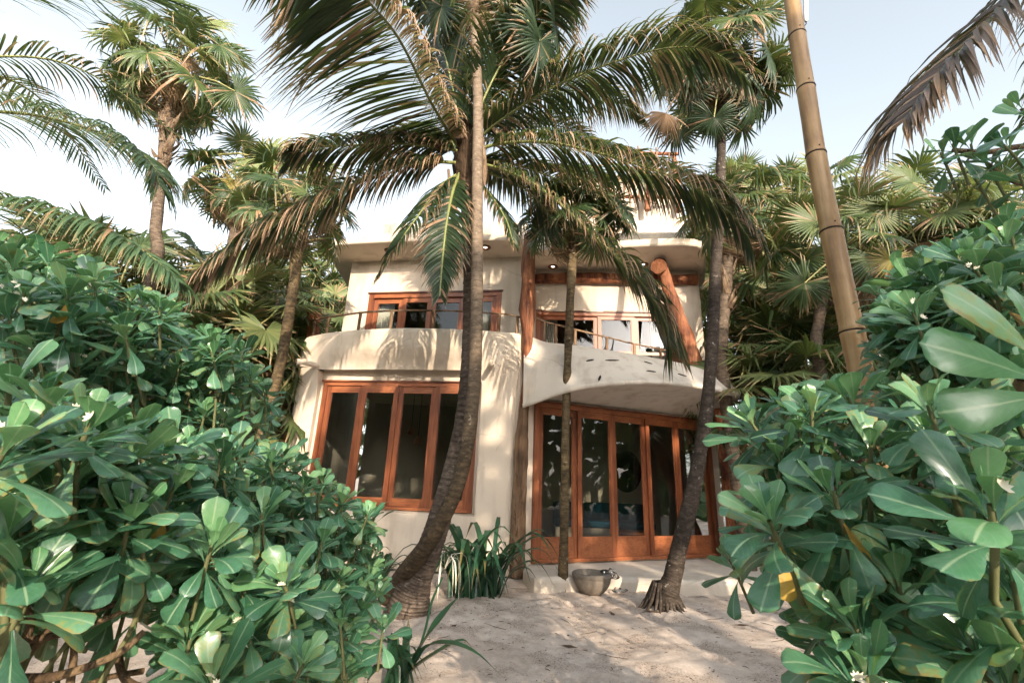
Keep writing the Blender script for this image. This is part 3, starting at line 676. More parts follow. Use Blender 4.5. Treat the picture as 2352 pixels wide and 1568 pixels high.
# --- scupper pipes, ledge stub, downlights
for (x, y, Y), L_ in (((729, 839, 9.2), 0.55), ((1128, 838, 8.55), 0.32)):
    p = at(x, y, Y); m = MB(); d = V3((-0.35 if x < 900 else 0.05, -1, -0.10)).normalized(); R0 = 0.052
    m.tube([p - d * 0.25, p + d * L_ * 0.5, p + d * L_, p + d * L_, p + d * (L_ - 0.15)], [R0, R0, R0, R0 * .8, R0 * .8], 14, cap=False)
    q = m.build('scupper_pipe', STUCCO, HOUSE)
    m = MB(); m.tube([p + d * (L_ - 0.14), p + d * (L_ - 0.12)], R0 * .79, 12); m.build('pipe_hollow', DARK, q)
p = at(668, 861, 9.6); m = MB(); m.obox(p, V3((1, 0, 0)), V3((0, 1, 0)), Z, -0.18, 0.1, -0.05, 0.3, -0.05, 0.06); m.build('ledge', STUCCO, HOUSE, smooth_=False)
for x, y, zz in [(895, 575, ZS), (1115, 568, ZS), (1270, 612, ZR), (1477, 607, ZR)]:
    p = gz(x, y, zz); m = MB(); m.lathe([(0.0, 0.02), (0.045, 0.02), (0.05, -0.012), (0.11, -0.022), (0.125, -0.012), (0.128, 0.01)], p, 20); q = m.build('downlight', LOG, HOUSE)
    m = MB(); m.lathe([(0.0, -0.012), (0.03, -0.01), (0.042, 0.0)], p, 12); m.build('bulb', BULB, q)

# --- curved step in front of the doors
bl = [gz(x, y) for x, y in [(1205, 1336), (1216, 1346), (1241, 1353), (1320, 1355), (1414, 1353), (1480, 1356), (1551, 1360), (1620, 1361), (1690, 1359), (1735, 1356), (1757, 1350)]]
bl = [(p.x, p.y) for p in catmull(bl, 26)]
mb = MB(); slab(mb, bl + [(5.3, 9.6), (5.2, 11.0), (4.7, 10.72), (0.45, 8.95), (0.34, 8.55)], -0.15, 0.180, 0.075); mb.build('door_step', PLASTER_FLOOR, HOUSE, smooth_=False)
# ================================================================== palms
def fan_mesh(name, nseg, Rr, span, bend, droop, cup, mats, seed, petiole=0.9, low=False, tear=0.0, pet_r=0.016):
    rr = random.Random(seed); mb = MB(); da = R(2 * span) / nseg; cb, sb = math.cos(bend), math.sin(bend)
    def T(x, y, z): return V3((x, y * cb + z * sb, -y * sb + z * cb))
    fr = 0.50
    rs = [0.02, fr * 0.55, fr, 0.78, 1.0] if not low else [0.02, fr, 1.0]
    ws = [1.0, 1.0, 1.0, 0.62, 0.03] if not low else [1.0, 1.0, 0.05]
    for k in range(nseg):
        a = -R(span) + da * (k + 0.5); fa = abs(a) / R(180)
        L = Rr * (1.0 - 0.30 * fa ** 2) * rr.uniform(0.86, 1.06); dr = droop * rr.uniform(0.3, 1.7) + (rr.uniform(.5, 1.1) if rr.random() < tear else 0)
        sw = rr.uniform(-0.06, 0.06); ids = []
        for j, (q, w) in enumerate(zip(rs, ws)):
            r = q * L; aa = a + sw * max(0, q - fr) * 1.5; hw = r * math.tan(da / 2) if q <= fr else fr * L * math.tan(da / 2) * 1.08 * w
            z = cup * r - dr * L * max(0, q - 0.30) ** 2 * 1.4; rad = r - dr * L * max(0, q - .45) ** 2 * .6
            d = V3((math.sin(aa), math.cos(aa), 0)); s = V3((d.y, -d.x, 0)); pl = min(hw * 0.55, 0.02) * (1 if q > .05 else 0)
            c = d * rad
            row = []
            for sx_, zz in ((-1, -pl), (0, pl), (1, -pl)):
                p = c + s * hw * sx_; row.append(mb.add(T(p.x, p.y, z + zz), (0.5 + 0.5 * sx_, q)))
            ids.append(row)
        for j in range(len(ids) - 1):
            for i in range(2): mb.face((ids[j][i], ids[j][i + 1], ids[j + 1][i + 1], ids[j + 1][i]), 0)
    n0 = len(mb.f)
    mb.tube([(0, -petiole, -0.06), (0, -petiole * .5, 0.03), (0, 0, 0)], [pet_r * 1.3, pet_r, pet_r * .7], 5, mi=1, cap=False)
    return mb.mesh(name, mats)
FM = {}
def fan_set(key, mats, nseg, Rr, low, n=4, base=0, dead=False, tear=0.05):
    L = []
    for i in range(n):
        r = random.Random(base + i)
        if dead: L.append(fan_mesh('dead_fan_leaf', nseg, Rr, r.uniform(60, 95), r.uniform(0.5, 1.2), r.uniform(0.5, 1.0), -0.35, mats, base + i, low=low))
        else: L.append(fan_mesh('fan_leaf', nseg, Rr, r.uniform(135, 168), r.uniform(0.35, 0.95), r.uniform(0.2, 0.65), r.uniform(0.02, 0.16), mats, base + i, low=low, tear=tear))
    FM[key] = L
fan_set('green', [FAN, PETIOLE], 40, 0.70, False, 6, 10, tear=0.2)
fan_set('deep', [FAN_K, PETIOLE], 40, 0.70, False, 6, 80, tear=0.2)  # fans whose shade is painted into the leaf colour
fan_set('pale', [FAN_S, PETIOLE], 44, 0.70, False, 4, 30, tear=0.10)
FM['flat'] = [fan_mesh('fan_leaf', 46, .72, 166, .08 + .06 * i, .14, .05, [FAN_S, PETIOLE], 300 + i, tear=.04) for i in range(3)]
fan_set('yellow', [FAN_Y, PETIOLE], 38, 0.62, False, 2, 50, tear=0.25)
fan_set('dead', [FAN_D, HUSK], 34, 0.66, False, 4, 60, dead=True)
def place_fan(root, me, hub, d, nrm, s, name='fan_leaf'):
    d = d.normalized(); nrm = (nrm - d * nrm.dot(d))
    nrm = nrm.normalized() if nrm.length > 1e-4 else d.orthogonal().normalized()
    x = d.cross(nrm).normalized()
    M_ = Matrix((x * s, d * s, nrm * s)).transposed().to_4x4(); M_.translation = hub
    return inst(name, me, root, M_)
def crown(root, c, n, s, seed, dead=4, kinds=('green',), emin=-50, emax=82, pet=0.9, bias=None):
    rr = random.Random(seed)
    for i in range(n):
        t = i / max(1, n - 1); e = R(lerp(emax, emin, t ** 0.85) + rr.uniform(-8, 8)); a = i * 2.39996 + seed + rr.uniform(-.25, .25)
        d = V3((math.cos(a) * math.cos(e), math.sin(a) * math.cos(e), math.sin(e)))
        if bias: d = (d + bias).normalized()
        sc = s * rr.uniform(0.85, 1.12) * (0.8 if t < .15 else 1)
        nrm = Z * 1.0 + V3((d.x, d.y, 0)) * (0.15 - 0.5 * min(0, math.sin(e))) + V3((rr.uniform(-.3, .3), rr.uniform(-.3, .3), 0))
        k = rr.choice(kinds)
        place_fan(root, rr.choice(FM[k]), c + d * pet * sc + V3((0, 0, 0.0)), d, nrm, sc)
    for i in range(dead):
        a = rr.uniform(0, 6.28); e = R(rr.uniform(-72, -35)); d = V3((math.cos(a) * math.cos(e), math.sin(a) * math.cos(e), math.sin(e)))
        place_fan(root, rr.choice(FM['dead']), c + d * pet * s * .9, d, Z + V3((d.x, d.y, 0)), s * rr.uniform(.8, 1.1), 'dead_leaf')
def boots(root, pts, rad, n, L, seed, m=HUSK):
    rr = random.Random(seed); mb = MB(); c = catmull(pts, 30)
    for i in range(n):
        t = rr.uniform(0, 1); p = c[int(t * 29)]; a = i * 2.4 + rr.uniform(-.3, .3); o = V3((math.cos(a), math.sin(a), 0)); s = V3((-o.y, o.x, 0)); w = rad * rr.uniform(.35, .6); l = L * rr.uniform(.6, 1.3)
        tip = p + o * (rad + l * rr.uniform(.15, .55)) + Z * l * rr.uniform(.55, 1.0) + s * rr.uniform(-.06, .06)
        b = p + o * rad * 0.75; mid = (b + tip) / 2 + o * 0.015
        i0 = [mb.add(b - s * w), mb.add(b + o * w * .5), mb.add(b + s * w)]; i1 = [mb.add(mid - s * w * .6), mb.add(mid + o * w * .35), mb.add(mid + s * w * .6)]; i2 = mb.add(tip)
        mb.face((i0[0], i0[1], i1[1], i1[0])); mb.face((i0[1], i0[2], i1[2], i1[1])); mb.face((i1[0], i1[1], i2)); mb.face((i1[1], i1[2], i2))
    tag(mb.build('leaf_bases', m, root), kind='stuff')
def trunk(root, pts, rads, m, n=12, seg=60, wob=0.10, rings=0.0, seed=0, name='trunk'):
    c = catmull(pts, seg); xs = [i / (len(rads) - 1) for i in range(len(rads))]; pp = []; rr = []
    for i in range(seg):
        r = interp(xs, rads, i / (seg - 1))
        if rings and i:
            jr = random.Random(seed * 97 + i); j0 = jr.uniform(.35, .86); ra = rings * jr.uniform(.15, 1.2)
            pp.append(c[i - 1].lerp(c[i], j0)); rr.append(interp(xs, rads, (i - .1) / (seg - 1)) * (1 - ra * .6))
            pp.append(c[i - 1].lerp(c[i], j0 + .08)); rr.append(r * (1 + ra))
        pp.append(c[i]); rr.append(r * (1 + (rings * .2)))
    mb = MB(); mb.tube(pp, rr, n, wob=wob, seed=seed); return mb.build(name, m, root)
def pxs(lst): return [at(*p) for p in lst]
def wpx(w, Y): return w / F_PIX * Y * 1.03 / 2      # photo width -> radius

# --- coconut fronds
def frond(root, pts, leaf=0.75, n=62, droop=1.0, m=FROND, N_=None, seed=0, w=0.028, t0=0.10, rr0=0.032, dry=(0.0, 0.0), asym=(1, 1), dsc=(1, 1), spread=0.9, lift=0.15, segs=6, fade=0.35):
    rr = random.Random(seed); c = catmull(pts, 40); mb = MB()
    rad = [lerp(rr0, 0.005, (i / 39) ** 0.8) for i in range(40)]
    mb.tube(c, rad, 7); fo = mb.build('frond', RACHIS, root)
    lf = MB(); G = V3((0, 0, -1))
    for i in range(n):
        t = lerp(t0, 0.995, i / (n - 1)); k = t * 39; k0 = min(38, int(k)); p = c[k0].lerp(c[k0 + 1], k - k0); T = (c[k0 + 1] - c[k0]).normalized()
        up = (N_ or Z); up = (up - T * up.dot(T)).normalized(); S = T.cross(up).normalized()
        prof = (0.50 + 0.50 * smooth(0, 0.3, t)) * (1 - (1 - fade) * smooth(0.55, 1.0, t))
        for sd, am in ((-1, asym[0]), (1, asym[1])):
            if am <= 0.01 or rr.random() < 0.03: continue
            L = leaf * prof * rr.uniform(0.85, 1.1) * am; fa = spread * rr.uniform(.85, 1.12) * (1 - 0.35 * smooth(.6, 1, t))
            d = (S * sd * math.sin(fa) + T * math.cos(fa) * 0.9 + up * lift * rr.uniform(.2, 1.6)).normalized()
            q = p + S * sd * 0.008; dr = droop * dsc[0 if sd < 0 else 1] * rr.uniform(0.65, 1.35); ids = []; isdry = rr.random() < dry[0 if sd < 0 else 1]
            tw = rr.uniform(-.5, .5); kink = rr.random() < 0.10
            for j in range(segs + 1):
                f = j / segs
                ww = w * 0.5 * (0.45 + 0.55 * smooth(0, .2, f)) * (1 - smooth(.45, 1.02, f) * .93) * (0.8 + .4 * am)
                side = T - d * T.dot(d); side = side.normalized() if side.length > 1e-3 else up
                nr = side.cross(d).normalized(); sv = (side + nr * (tw + .5 * sd * .6)).normalized()
                ctr = nr * (ww * 0.45) * (-1 if nr.dot(up) > 0 else 1)
                ids.append((lf.add(q - sv * ww, (0, f)), lf.add(q + ctr, (0.5, f)), lf.add(q + sv * ww, (1, f))))
                if j < segs:
                    q = q + d * (L / segs); g_ = dr * (0.16 + 0.34 * f) * (6 / segs)
                    if kink and f > .45: g_ += 0.6
                    d = (d + G * g_).normalized()
            mi = 1 if isdry else 0
            for a, b in zip(ids, ids[1:]):
                lf.face((a[0], a[1], b[1], b[0]), mi); lf.face((a[1], a[2], b[2], b[1]), mi)
    lo_ = lf.build('leaflets', [m, FROND_T], fo); tag(lo_, kind='stuff')
    return fo

# the big coconut palm in front of the balcony
cb = gz(938, 1398)
COCO = thing('coconut_palm', 'tall coconut palm with ringed trunk leaning up past the balcony, arching fronds', 'palm tree', cb)
ct = [cb - Z * 0.1, at(950, 1360, 6.38), at(968, 1310, 6.38), at(1000, 1218, 6.40), at(1034, 1105, 6.43), at(1060, 1000, 6.45), at(1076, 880, 6.45), at(1083, 700, 6.45), at(1080, 540, 6.42), at(1070, 400, 6.4)]
trunk(COCO, ct, [0.30, 0.225, 0.175, 0.155, 0.145, 0.135, 0.13, 0.125, 0.12, 0.12, 0.13], TRUNK_COCO, 18, 76, 0.13, 0.045, 1)
cc_ = at(1068, 385, 6.4)
boots(COCO, [at(1072, 455, 6.4), at(1068, 320, 6.4)], 0.13, 90, 0.34, 4, FIBRE)
mb = MB(); mb.tube([at(1070, 440, 6.4), at(1066, 380, 6.4), at(1072, 300, 6.35), at(1074, 240, 6.3)], [0.13, 0.165, 0.11, 0.03], 14, wob=.6, seed=3); mb.build('crown_shaft', FIBRE, COCO)
for k, (x, y, x2, y2, w_) in enumerate([(1030, 430, 1040, 540, .05), (1052, 445, 1030, 500, .06), (1108, 345, 1112, 440, .05), (1018, 345, 985, 330, .06), (1125, 330, 1165, 290, .06), (1045, 540, 1052, 640, .03)]):   # dry spathes
    mb = MB(); mb.tube([at(x, y - 40, 6.3), at((x + x2) / 2 + 4, (y + y2) / 2, 6.1), at(x2, y2, 6.05)], [w_ * .5, w_, 0.006], 7, wob=.3, seed=k); mb.build('spathe', HUSK, COCO)
fr = lambda pts, **k: frond(COCO, pxs(pts), **k)
fr([(1058, 345, 6.35), (1028, 300, 6.1), (988, 232, 5.3), (922, 100, 4.2), (860, 20, 3.5), (760, -70, 3.0), (640, -110, 2.6)], leaf=1.55, n=190, droop=0.40, seed=1, asym=(0.40, 1.0), dsc=(6, 1), w=0.042, spread=1.32, dry=(0.75, 0.05), N_=V3((-.25, .55, .8)))
fr([(1060, 350, 6.35), (1025, 341, 6.2), (940, 331, 6.0), (860, 331, 5.8), (770, 336, 5.6), (690, 344, 5.5), (655, 372, 5.45)], leaf=0.85, n=150, droop=1.6, seed=2, dry=(.12, .08))
fr([(1058, 375, 6.35), (1000, 372, 6.1), (922, 379, 5.9), (838, 408, 5.6), (740, 463, 5.4), (640, 505, 5.2), (540, 570, 5.1), (428, 662, 5.0)], leaf=0.95, n=170, droop=2.0, seed=3, dry=(.34, .34), fade=.5)
fr([(1052, 400, 6.35), (1013, 427, 6.1), (965, 490, 5.8), (915, 560, 5.6), (872, 628, 5.5)], leaf=0.62, n=90, droop=1.3, seed=4)
fr([(1055, 400, 6.3), (1040, 440, 5.95), (1026, 510, 5.7), (1016, 600, 5.55), (1010, 680, 5.5)], leaf=0.62, n=95, droop=0.55, seed=5, spread=0.75, N_=V3((0, -1, .25)))
fr([(1078, 340, 6.35), (1125, 295, 6.2), (1222, 228, 6.0), (1313, 180, 5.8), (1405, 145, 5.6), (1496, 117, 5.5), (1588, 108, 5.4), (1650, 126, 5.35), (1712, 172, 5.3)], leaf=1.15, n=200, droop=1.5, seed=6, dry=(.10, .06), fade=.5)
fr([(1080, 352, 6.35), (1148, 330, 6.15), (1258, 327, 5.9), (1368, 350, 5.7), (1460, 377, 5.55), (1551, 408, 5.4), (1624, 445, 5.35), (1680, 490, 5.3), (1722, 548, 5.3)], leaf=1.0, n=200, droop=1.7, seed=7, dry=(.10, .10), fade=.55)
fr([(1080, 370, 6.35), (1148, 388, 6.1), (1222, 420, 5.8), (1300, 480, 5.5), (1379, 556, 5.3), (1445, 615, 5.2), (1493, 673, 5.15), (1528, 736, 5.1), (1541, 795, 5.1)], leaf=0.85, n=190, droop=1.0, seed=8, fade=.6, dry=(.03, .03))
fr([(1076, 335, 6.35), (1100, 260, 6.5), (1150, 130, 6.7), (1230, 20, 6.8), (1330, -60, 6.8)], leaf=1.3, n=130, droop=1.0, seed=9, asym=(1, 1), w=.036)
fr([(1078, 335, 6.3), (1110, 230, 6.1), (1180, 100, 5.8), (1260, 10, 5.5), (1360, -60, 5.2)], leaf=1.2, n=130, droop=1.3, seed=19, w=.034)
fr([(1066, 330, 6.3), (1040, 200, 6.2), (1000, 60, 6.0), (930, -60, 5.8)], leaf=1.2, n=120, droop=1.2, seed=20, w=.034)
fr([(1080, 345, 6.4), (1160, 260, 6.7), (1270, 210, 7.0), (1390, 220, 7.3), (1480, 270, 7.4)], leaf=1.0, n=120, droop=1.5, seed=21, w=.032)
fr([(1078, 365, 6.4), (1150, 370, 6.7), (1250, 400, 7.0), (1360, 450, 7.2), (1440, 520, 7.3)], leaf=.9, n=120, droop=1.5, seed=22, w=.032)
fr([(1066, 335, 6.35), (1060, 240, 6.6), (1040, 100, 6.9), (990, -20, 7.0), (920, -90, 7.0)], leaf=0.9, n=100, droop=1.0, seed=10)
fr([(1058, 350, 6.45), (1010, 305, 6.8), (950, 302, 7.2), (885, 328, 7.5), (850, 370, 7.6)], leaf=0.6, n=80, droop=1.4, seed=11)
fr([(1080, 350, 6.45), (1150, 300, 6.9), (1230, 285, 7.4), (1320, 300, 7.8), (1390, 345, 8.0)], leaf=0.75, n=90, droop=1.3, seed=12)
fr([(1078, 385, 6.45), (1130, 400, 6.8), (1200, 430, 7.2), (1260, 490, 7.4), (1290, 550, 7.5)], leaf=0.65, n=80, droop=1.2, seed=13)
fr([(1078, 390, 6.35), (1120, 440, 6.2), (1160, 500, 6.0), (1180, 560, 5.9)], leaf=0.6, n=70, droop=1.2, seed=14)

# slim fan palm crossing in front of the coconut trunk
b = gz(893, 1372)
SLIM = thing('fan_palm', 'slim pale fan palm trunk crossing in front of the coconut palm, crown at frame top', 'palm tree', b)
tp = [b - Z * .1, at(930, 1318, 6.35), at(985, 1245, 6.0), at(1030, 1165, 5.9), at(1062, 1075, 5.9), at(1082, 960, 5.9), at(1092, 820, 5.88), at(1096, 600, 5.86), at(1096, 400, 5.84), at(1098, 250, 5.83), at(1092, 100, 5.82), at(1087, -30, 5.8)]
def m_grad():
    m, n = mat('slim_palm_bark')
    t = tex(n, scale=10, detail=8, rough=.7, stretch=(1, 1, 2.5)); l = tex(n, scale=14, detail=6, rough=.75)
    oc = n.nodes.new('ShaderNodeTexCoord').outputs['Object']; sx = n.nodes.new('ShaderNodeSeparateXYZ'); n.links.new(oc, sx.inputs[0])
    lowc = ramp(n, t, [(.3, (.02, .015, .011)), (.52, (.07, .05, .03)), (.75, (.15, .10, .05))]); hic = ramp(n, t, [(.3, (.09, .066, .046)), (.52, (.19, .145, .105)), (.75, (.30, .235, .17))])
    cc = mixc(n, ramp(n, math_(n, 'MULTIPLY', sx.outputs[2], .1), [(.18, (0, 0, 0)), (.50, (1, 1, 1))]), lowc, hic)     # darker bark low down, tan towards the top
    cc = mixc(n, math_(n, 'MULTIPLY', ramp(n, l, [(.6, (0, 0, 0)), (.68, (1, 1, 1))]), .55), cc, (.42, .37, .28))
    finish(n, cc, .85, t, .7, .02, .25); return m
trunk(SLIM, tp, [0.17, 0.12, 0.10, 0.095, 0.092, 0.09, 0.088, 0.086, 0.084, 0.082, 0.082, 0.085], m_grad(), 12, 80, 0.07, 0.025, 5)
sc_ = at(1085, -60, 5.8)
boots(SLIM, [at(1092, 75, 5.82), sc_], 0.10, 26, 0.3, 8)
for px, py, dd, s in [(1240, 95, -.6, 1.1), (1190, 60, -.2, 1.1), (1275, 60, 0, 1.1), (1215, 150, .3, 1.0), (1232, 70, -.3, 1.05), (1065, 25, .6, .9), (1040, 120, .5, 1.0), (1150, 130, .6, .95), (1015, 15, -.2, 1.0), (1250, -40, .3, 1.0), (1300, 10, .6, 1.0), (930, -50, 0, 1.0), (1080, 150, .9, .85), (1180, 20, 1.0, 1.0)]:
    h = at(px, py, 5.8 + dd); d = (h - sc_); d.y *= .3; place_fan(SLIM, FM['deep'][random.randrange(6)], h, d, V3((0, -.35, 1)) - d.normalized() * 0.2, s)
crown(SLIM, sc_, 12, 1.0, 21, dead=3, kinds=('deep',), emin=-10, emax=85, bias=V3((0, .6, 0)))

# slim palm through the canopy
b = gz(1293, 1352)
P = thing('fan_palm', 'thin mossy palm growing up through the hole in the shell canopy', 'palm tree', b)
tp = [b - Z * .1, at(1296, 1200, 7.92), at(1299, 1000, 7.92), at(1302, 880, 7.93), at(1307, 760, 7.95), at(1312, 640, 7.97), at(1318, 540, 8.0)]
trunk(P, tp, [0.085, 0.075, 0.072, 0.07, 0.072, 0.085, 0.09], TRUNK_MOSS, 10, 60, 0.18, 0.02, 6)
c = at(1322, 490, 8.0); boots(P, [at(1315, 600, 8.0), c], 0.09, 40, .3, 12)
for px, py, dd, s in [(1405, 335, .3, 1.1), (1345, 390, -.3, 1.05), (1455, 395, .2, 1.1), (1280, 430, -.2, 1.0), (1250, 520, -.3, .95), (1425, 480, -.2, 1.0), (1370, 540, -.3, .9), (1330, 330, .3, 1.1)]:
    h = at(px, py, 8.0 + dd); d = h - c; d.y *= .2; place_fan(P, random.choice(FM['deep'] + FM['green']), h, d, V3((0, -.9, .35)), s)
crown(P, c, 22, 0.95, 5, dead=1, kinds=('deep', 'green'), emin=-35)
# rounded collar where it passes the canopy
# dark slim palm on the right
b = PALM_R
P = thing('fan_palm', 'dark slim palm with flared root base leaning right in front of the doors', 'palm tree', b)
tp = [b - Z * .12, at(1533, 1365, 6.88), at(1545, 1325, 6.9), at(1568, 1225, 6.92), at(1592, 1130, 6.95), at(1612, 1020, 6.98), at(1625, 915, 7.0), at(1636, 780, 7.02), at(1643, 640, 7.05), at(1651, 500, 7.05), at(1656, 350, 7.05), at(1656, 180, 7.05)]
trunk(P, tp, [0.22, 0.165, 0.125, 0.11, 0.105, 0.10, 0.095, 0.092, 0.09, 0.086, 0.08, 0.075], TRUNK_DARK, 14, 90, 0.16, 0.02, 7)
rm = MB(); rr_ = random.Random(3)
for i in range(26):
    a = i * 2.4; o = V3((math.cos(a), math.sin(a), 0)); rm.tube([b + o * .12 + Z * .32, b + o * .21 + Z * .12, b + o * rr_.uniform(.24, .40) - Z * .06], [.020, .026, .012], 6, wob=.3, seed=i)
tag(rm.build('roots', TRUNK_DARK, P), kind='stuff')
c = at(1652, 130, 7.05); boots(P, [at(1656, 215, 7.05), c], 0.085, 30, .3, 14)
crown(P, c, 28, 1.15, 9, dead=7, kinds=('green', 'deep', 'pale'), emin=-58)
for px, py, dd, s in [(1690, 120, -.5, .95), (1555, 110, -.4, .95), (1590, 210, -.2, .9), (1730, 230, -.2, 1.0), (1700, 280, .2, 1.0), (1560, 300, .2, .9), (1800, 150, .2, 1.0), (1640, 270, -.3, .9)]:
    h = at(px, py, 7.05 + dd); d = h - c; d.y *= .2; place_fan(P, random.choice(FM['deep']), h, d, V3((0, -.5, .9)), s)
place_fan(P, FM['dead'][0], at(1642, 160, 6.6), V3((0, -.4, -1)), V3((0, -1, .2)), .8, 'dead_leaf'); place_fan(P, FM['dead'][2], at(1530, 260, 6.8), V3((-.5, -.2, -1)), V3((0, -1, .2)), .9, 'dead_leaf')

# left-hand fan palms
def simple_palm(label, base, pts, rads, m, cpx, n, s, seed, dead, kinds, heroes=(), bo=(26, .32), emin=-50, husk=None):
    P = thing('fan_palm', label, 'palm tree', base, None)
    trunk(P, [base] + pts, rads, m, 11, 60, .12, .02, seed); c = at(*cpx)
    boots(P, [husk or pts[-1] - Z * .5, c], rads[-1], bo[0], bo[1], seed)
    crown(P, c, n, s, seed, dead, kinds, emin)
    for px, py, dd, sc, k, vi in heroes:
        h = at(px, py, cpx[2] + dd); d = h - c; d.y *= .15; me = FM[k][vi]; place_fan(P, me, h, d, V3((0, -1, .25)), sc, 'dead_leaf' if k == 'dead' else 'fan_leaf')
    return P
q = at(345, 655, 7.2); simple_palm('tall fan palm with shaggy husked neck, far left against the sky', V3((q.x - .15, q.y, 0)), pxs([(345, 655, 7.2), (358, 520, 7.2), (371, 400, 7.2), (384, 280, 7.2), (396, 190, 7.2)]), [.11, .10, .095, .09, .085, .09, .12, .12], TRUNK_TAN, (400, 160, 7.2), 24, 1.0, 31, 5, ('green', 'green', 'pale'), [(505, 105, -.3, 1.0, 'green', 1), (300, 215, -.3, .95, 'green', 2), (540, 210, -.3, 1, 'green', 3), (270, 120, -.2, 1, 'green', 0), (470, 60, 0, 1, 'pale', 1), (425, 130, -.4, .7, 'dead', 1)], (60, .42), husk=at(371, 380, 7.2))
q = at(530, 600, 9.0); simple_palm('short-trunked fan palm with brown skirt and one big round green fan', V3((q.x - .2, q.y, 0)), pxs([(522, 660, 9), (536, 560, 9), (552, 490, 9)]), [.14, .13, .125, .12, .12], TRUNK_TAN, (570, 425, 9.0), 20, 1.05, 33, 10, ('green', 'pale'), [(607, 366, -1.3, 1.35, 'flat', 0), (540, 415, -.6, 1.0, 'yellow', 0), (500, 470, -.3, 1.1, 'dead', 0), (560, 480, -.5, 1.0, 'dead', 2), (470, 430, -.3, 1.0, 'dead', 3), (620, 430, -.2, 1.0, 'dead', 1)], (40, .4))
q = at(598, 1010, 7.6); simple_palm('fan palm with curved mottled trunk close left of the balcony', V3((q.x - .12, q.y, 0)), pxs([(598, 1010, 7.6), (640, 855, 7.6), (664, 720, 7.6), (680, 600, 7.6), (672, 510, 7.6)]), [.11, .095, .09, .088, .088, .09, .12, .12], TRUNK_MOSS, (668, 470, 7.6), 20, .95, 35, 5, ('green', 'pale'), [(700, 420, -.3, .9, 'green', 4), (630, 520, -.4, .8, 'dead', 1), (740, 500, 0, .9, 'dead', 0)], (60, .34), husk=at(676, 570, 7.6))
q = at(1665, 870, 9.2); simple_palm('shaggy pale fan palm behind the dark slim palm, right of the house', V3((q.x + .1, q.y, 0)), pxs([(1662, 880, 9.2), (1660, 760, 9.2), (1668, 640, 9.2), (1672, 560, 9.2)]), [.13, .12, .12, .13, .14, .15], TRUNK_TAN, (1680, 500, 9.2), 22, 1.05, 37, 8, ('green', 'pale', 'pale'), [(1745, 440, -.3, 1.0, 'pale', 2), (1620, 480, -.3, .9, 'green', 2)], (80, .45), husk=at(1664, 720, 9.2))
q = at(1880, 800, 8.2); simple_palm('fan palm with yellowing blotched fan just right of the bamboo pole', V3((q.x, q.y, 0)), pxs([(1882, 840, 8.2), (1880, 740, 8.2), (1900, 640, 8.2)]), [.11, .10, .10, .11], TRUNK_TAN, (1930, 570, 8.2), 20, 1.1, 39, 6, ('green', 'pale'), [(1875, 510, -.6, 1.0, 'flat', 1), (1848, 650, -.6, 1.0, 'green', 1), (2013, 486, -.8, 1.05, 'flat', 2), (2045, 597, -1.2, .75, 'yellow', 1), (1985, 520, -.2, 1, 'green', 5)], (40, .4))
q = at(2115, 430, 9.5); simple_palm('fan palm with wide starlike pale fan under the leafy sprig at right', V3((q.x, q.y + .2, 0)), [V3((q.x, q.y + .1, 4.5)), V3((q.x + .1, q.y + .1, 7.4))], [.14, .13, .13], TRUNK_TAN, (2130, 500, 9.5), 20, 1.15, 41, 4, ('pale', 'green'), [(2095, 420, -.9, 1.25, 'flat', 0), (2248, 420, -1.4, 1.2, 'flat', 1), (2190, 520, -.3, 1.1, 'green', 2)], (30, .4))

# thicket palms either side of the house
fan_set('tgreen', [FAN, PETIOLE], 30, 0.78, True, 5, 110)
fan_set('tpale', [FAN_S, PETIOLE], 30, 0.78, True, 4, 120)
fan_set('tdead', [FAN_D, HUSK], 26, 0.75, True, 4, 130, dead=True)
ORD = ['first', 'second', 'third', 'fourth', 'fifth', 'sixth', 'seventh', 'eighth', 'ninth', 'tenth', 'eleventh', 'twelfth', 'thirteenth', 'fourteenth', 'fifteenth', 'sixteenth', 'seventeenth', 'eighteenth', 'nineteenth', 'twentieth', 'twenty-first', 'twenty-second', 'twenty-third', 'twenty-fourth', 'twenty-fifth', 'twenty-sixth', 'twenty-seventh', 'twenty-eighth']
def thicket(spots, where, grp, seed):
    rr = random.Random(seed)
    spots = sorted(spots)
    for i, (x, y, Y) in enumerate(spots):
        c = at(x, y, Y)
        if c.z < 0.8: c.z = 0.8
        base = V3((c.x + rr.uniform(-.5, .5), c.y + rr.uniform(0, .5), 0))
        P = thing('thicket_palm', 'fan palm in the thicket %s, %s from the left' % (where, ORD[i]), 'palm tree', base, grp)
        trunk(P, [base - Z * .1, V3((lerp(base.x, c.x, .4), base.y, c.z * .5)), c], [.13, .11, .11], TRUNK_TAN, 8, 14, .15, 0, i)
        FMk = ('tgreen', 'tpale', 'tpale') if rr.random() < .6 else ('tgreen', 'tgreen', 'tpale')
        s = rr.uniform(.95, 1.35); n = rr.randint(15, 20); s0 = seed * 50 + i; r2 = random.Random(s0)
        for k in range(n):
            t = k / (n - 1); e = R(lerp(80, -40, t) + r2.uniform(-10, 10)); a = k * 2.4 + s0
            d = V3((math.cos(a) * math.cos(e), math.sin(a) * math.cos(e), math.sin(e)))
            place_fan(P, r2.choice(FM[r2.choice(FMk)]), c + d * .9 * s, d, Z + V3((d.x, d.y, 0)) * .3 + V3((r2.uniform(-.4, .4), r2.uniform(-.6, .2), 0)), s * r2.uniform(.85, 1.1))
        for k in range(8):
            a = r2.uniform(0, 6.28); e = R(r2.uniform(-75, -35)); d = V3((math.cos(a) * math.cos(e), math.sin(a) * math.cos(e), math.sin(e)))
            place_fan(P, r2.choice(FM['tdead']), c + d * .85 * s, d, Z + V3((d.x, d.y, 0)), s, 'dead_leaf')
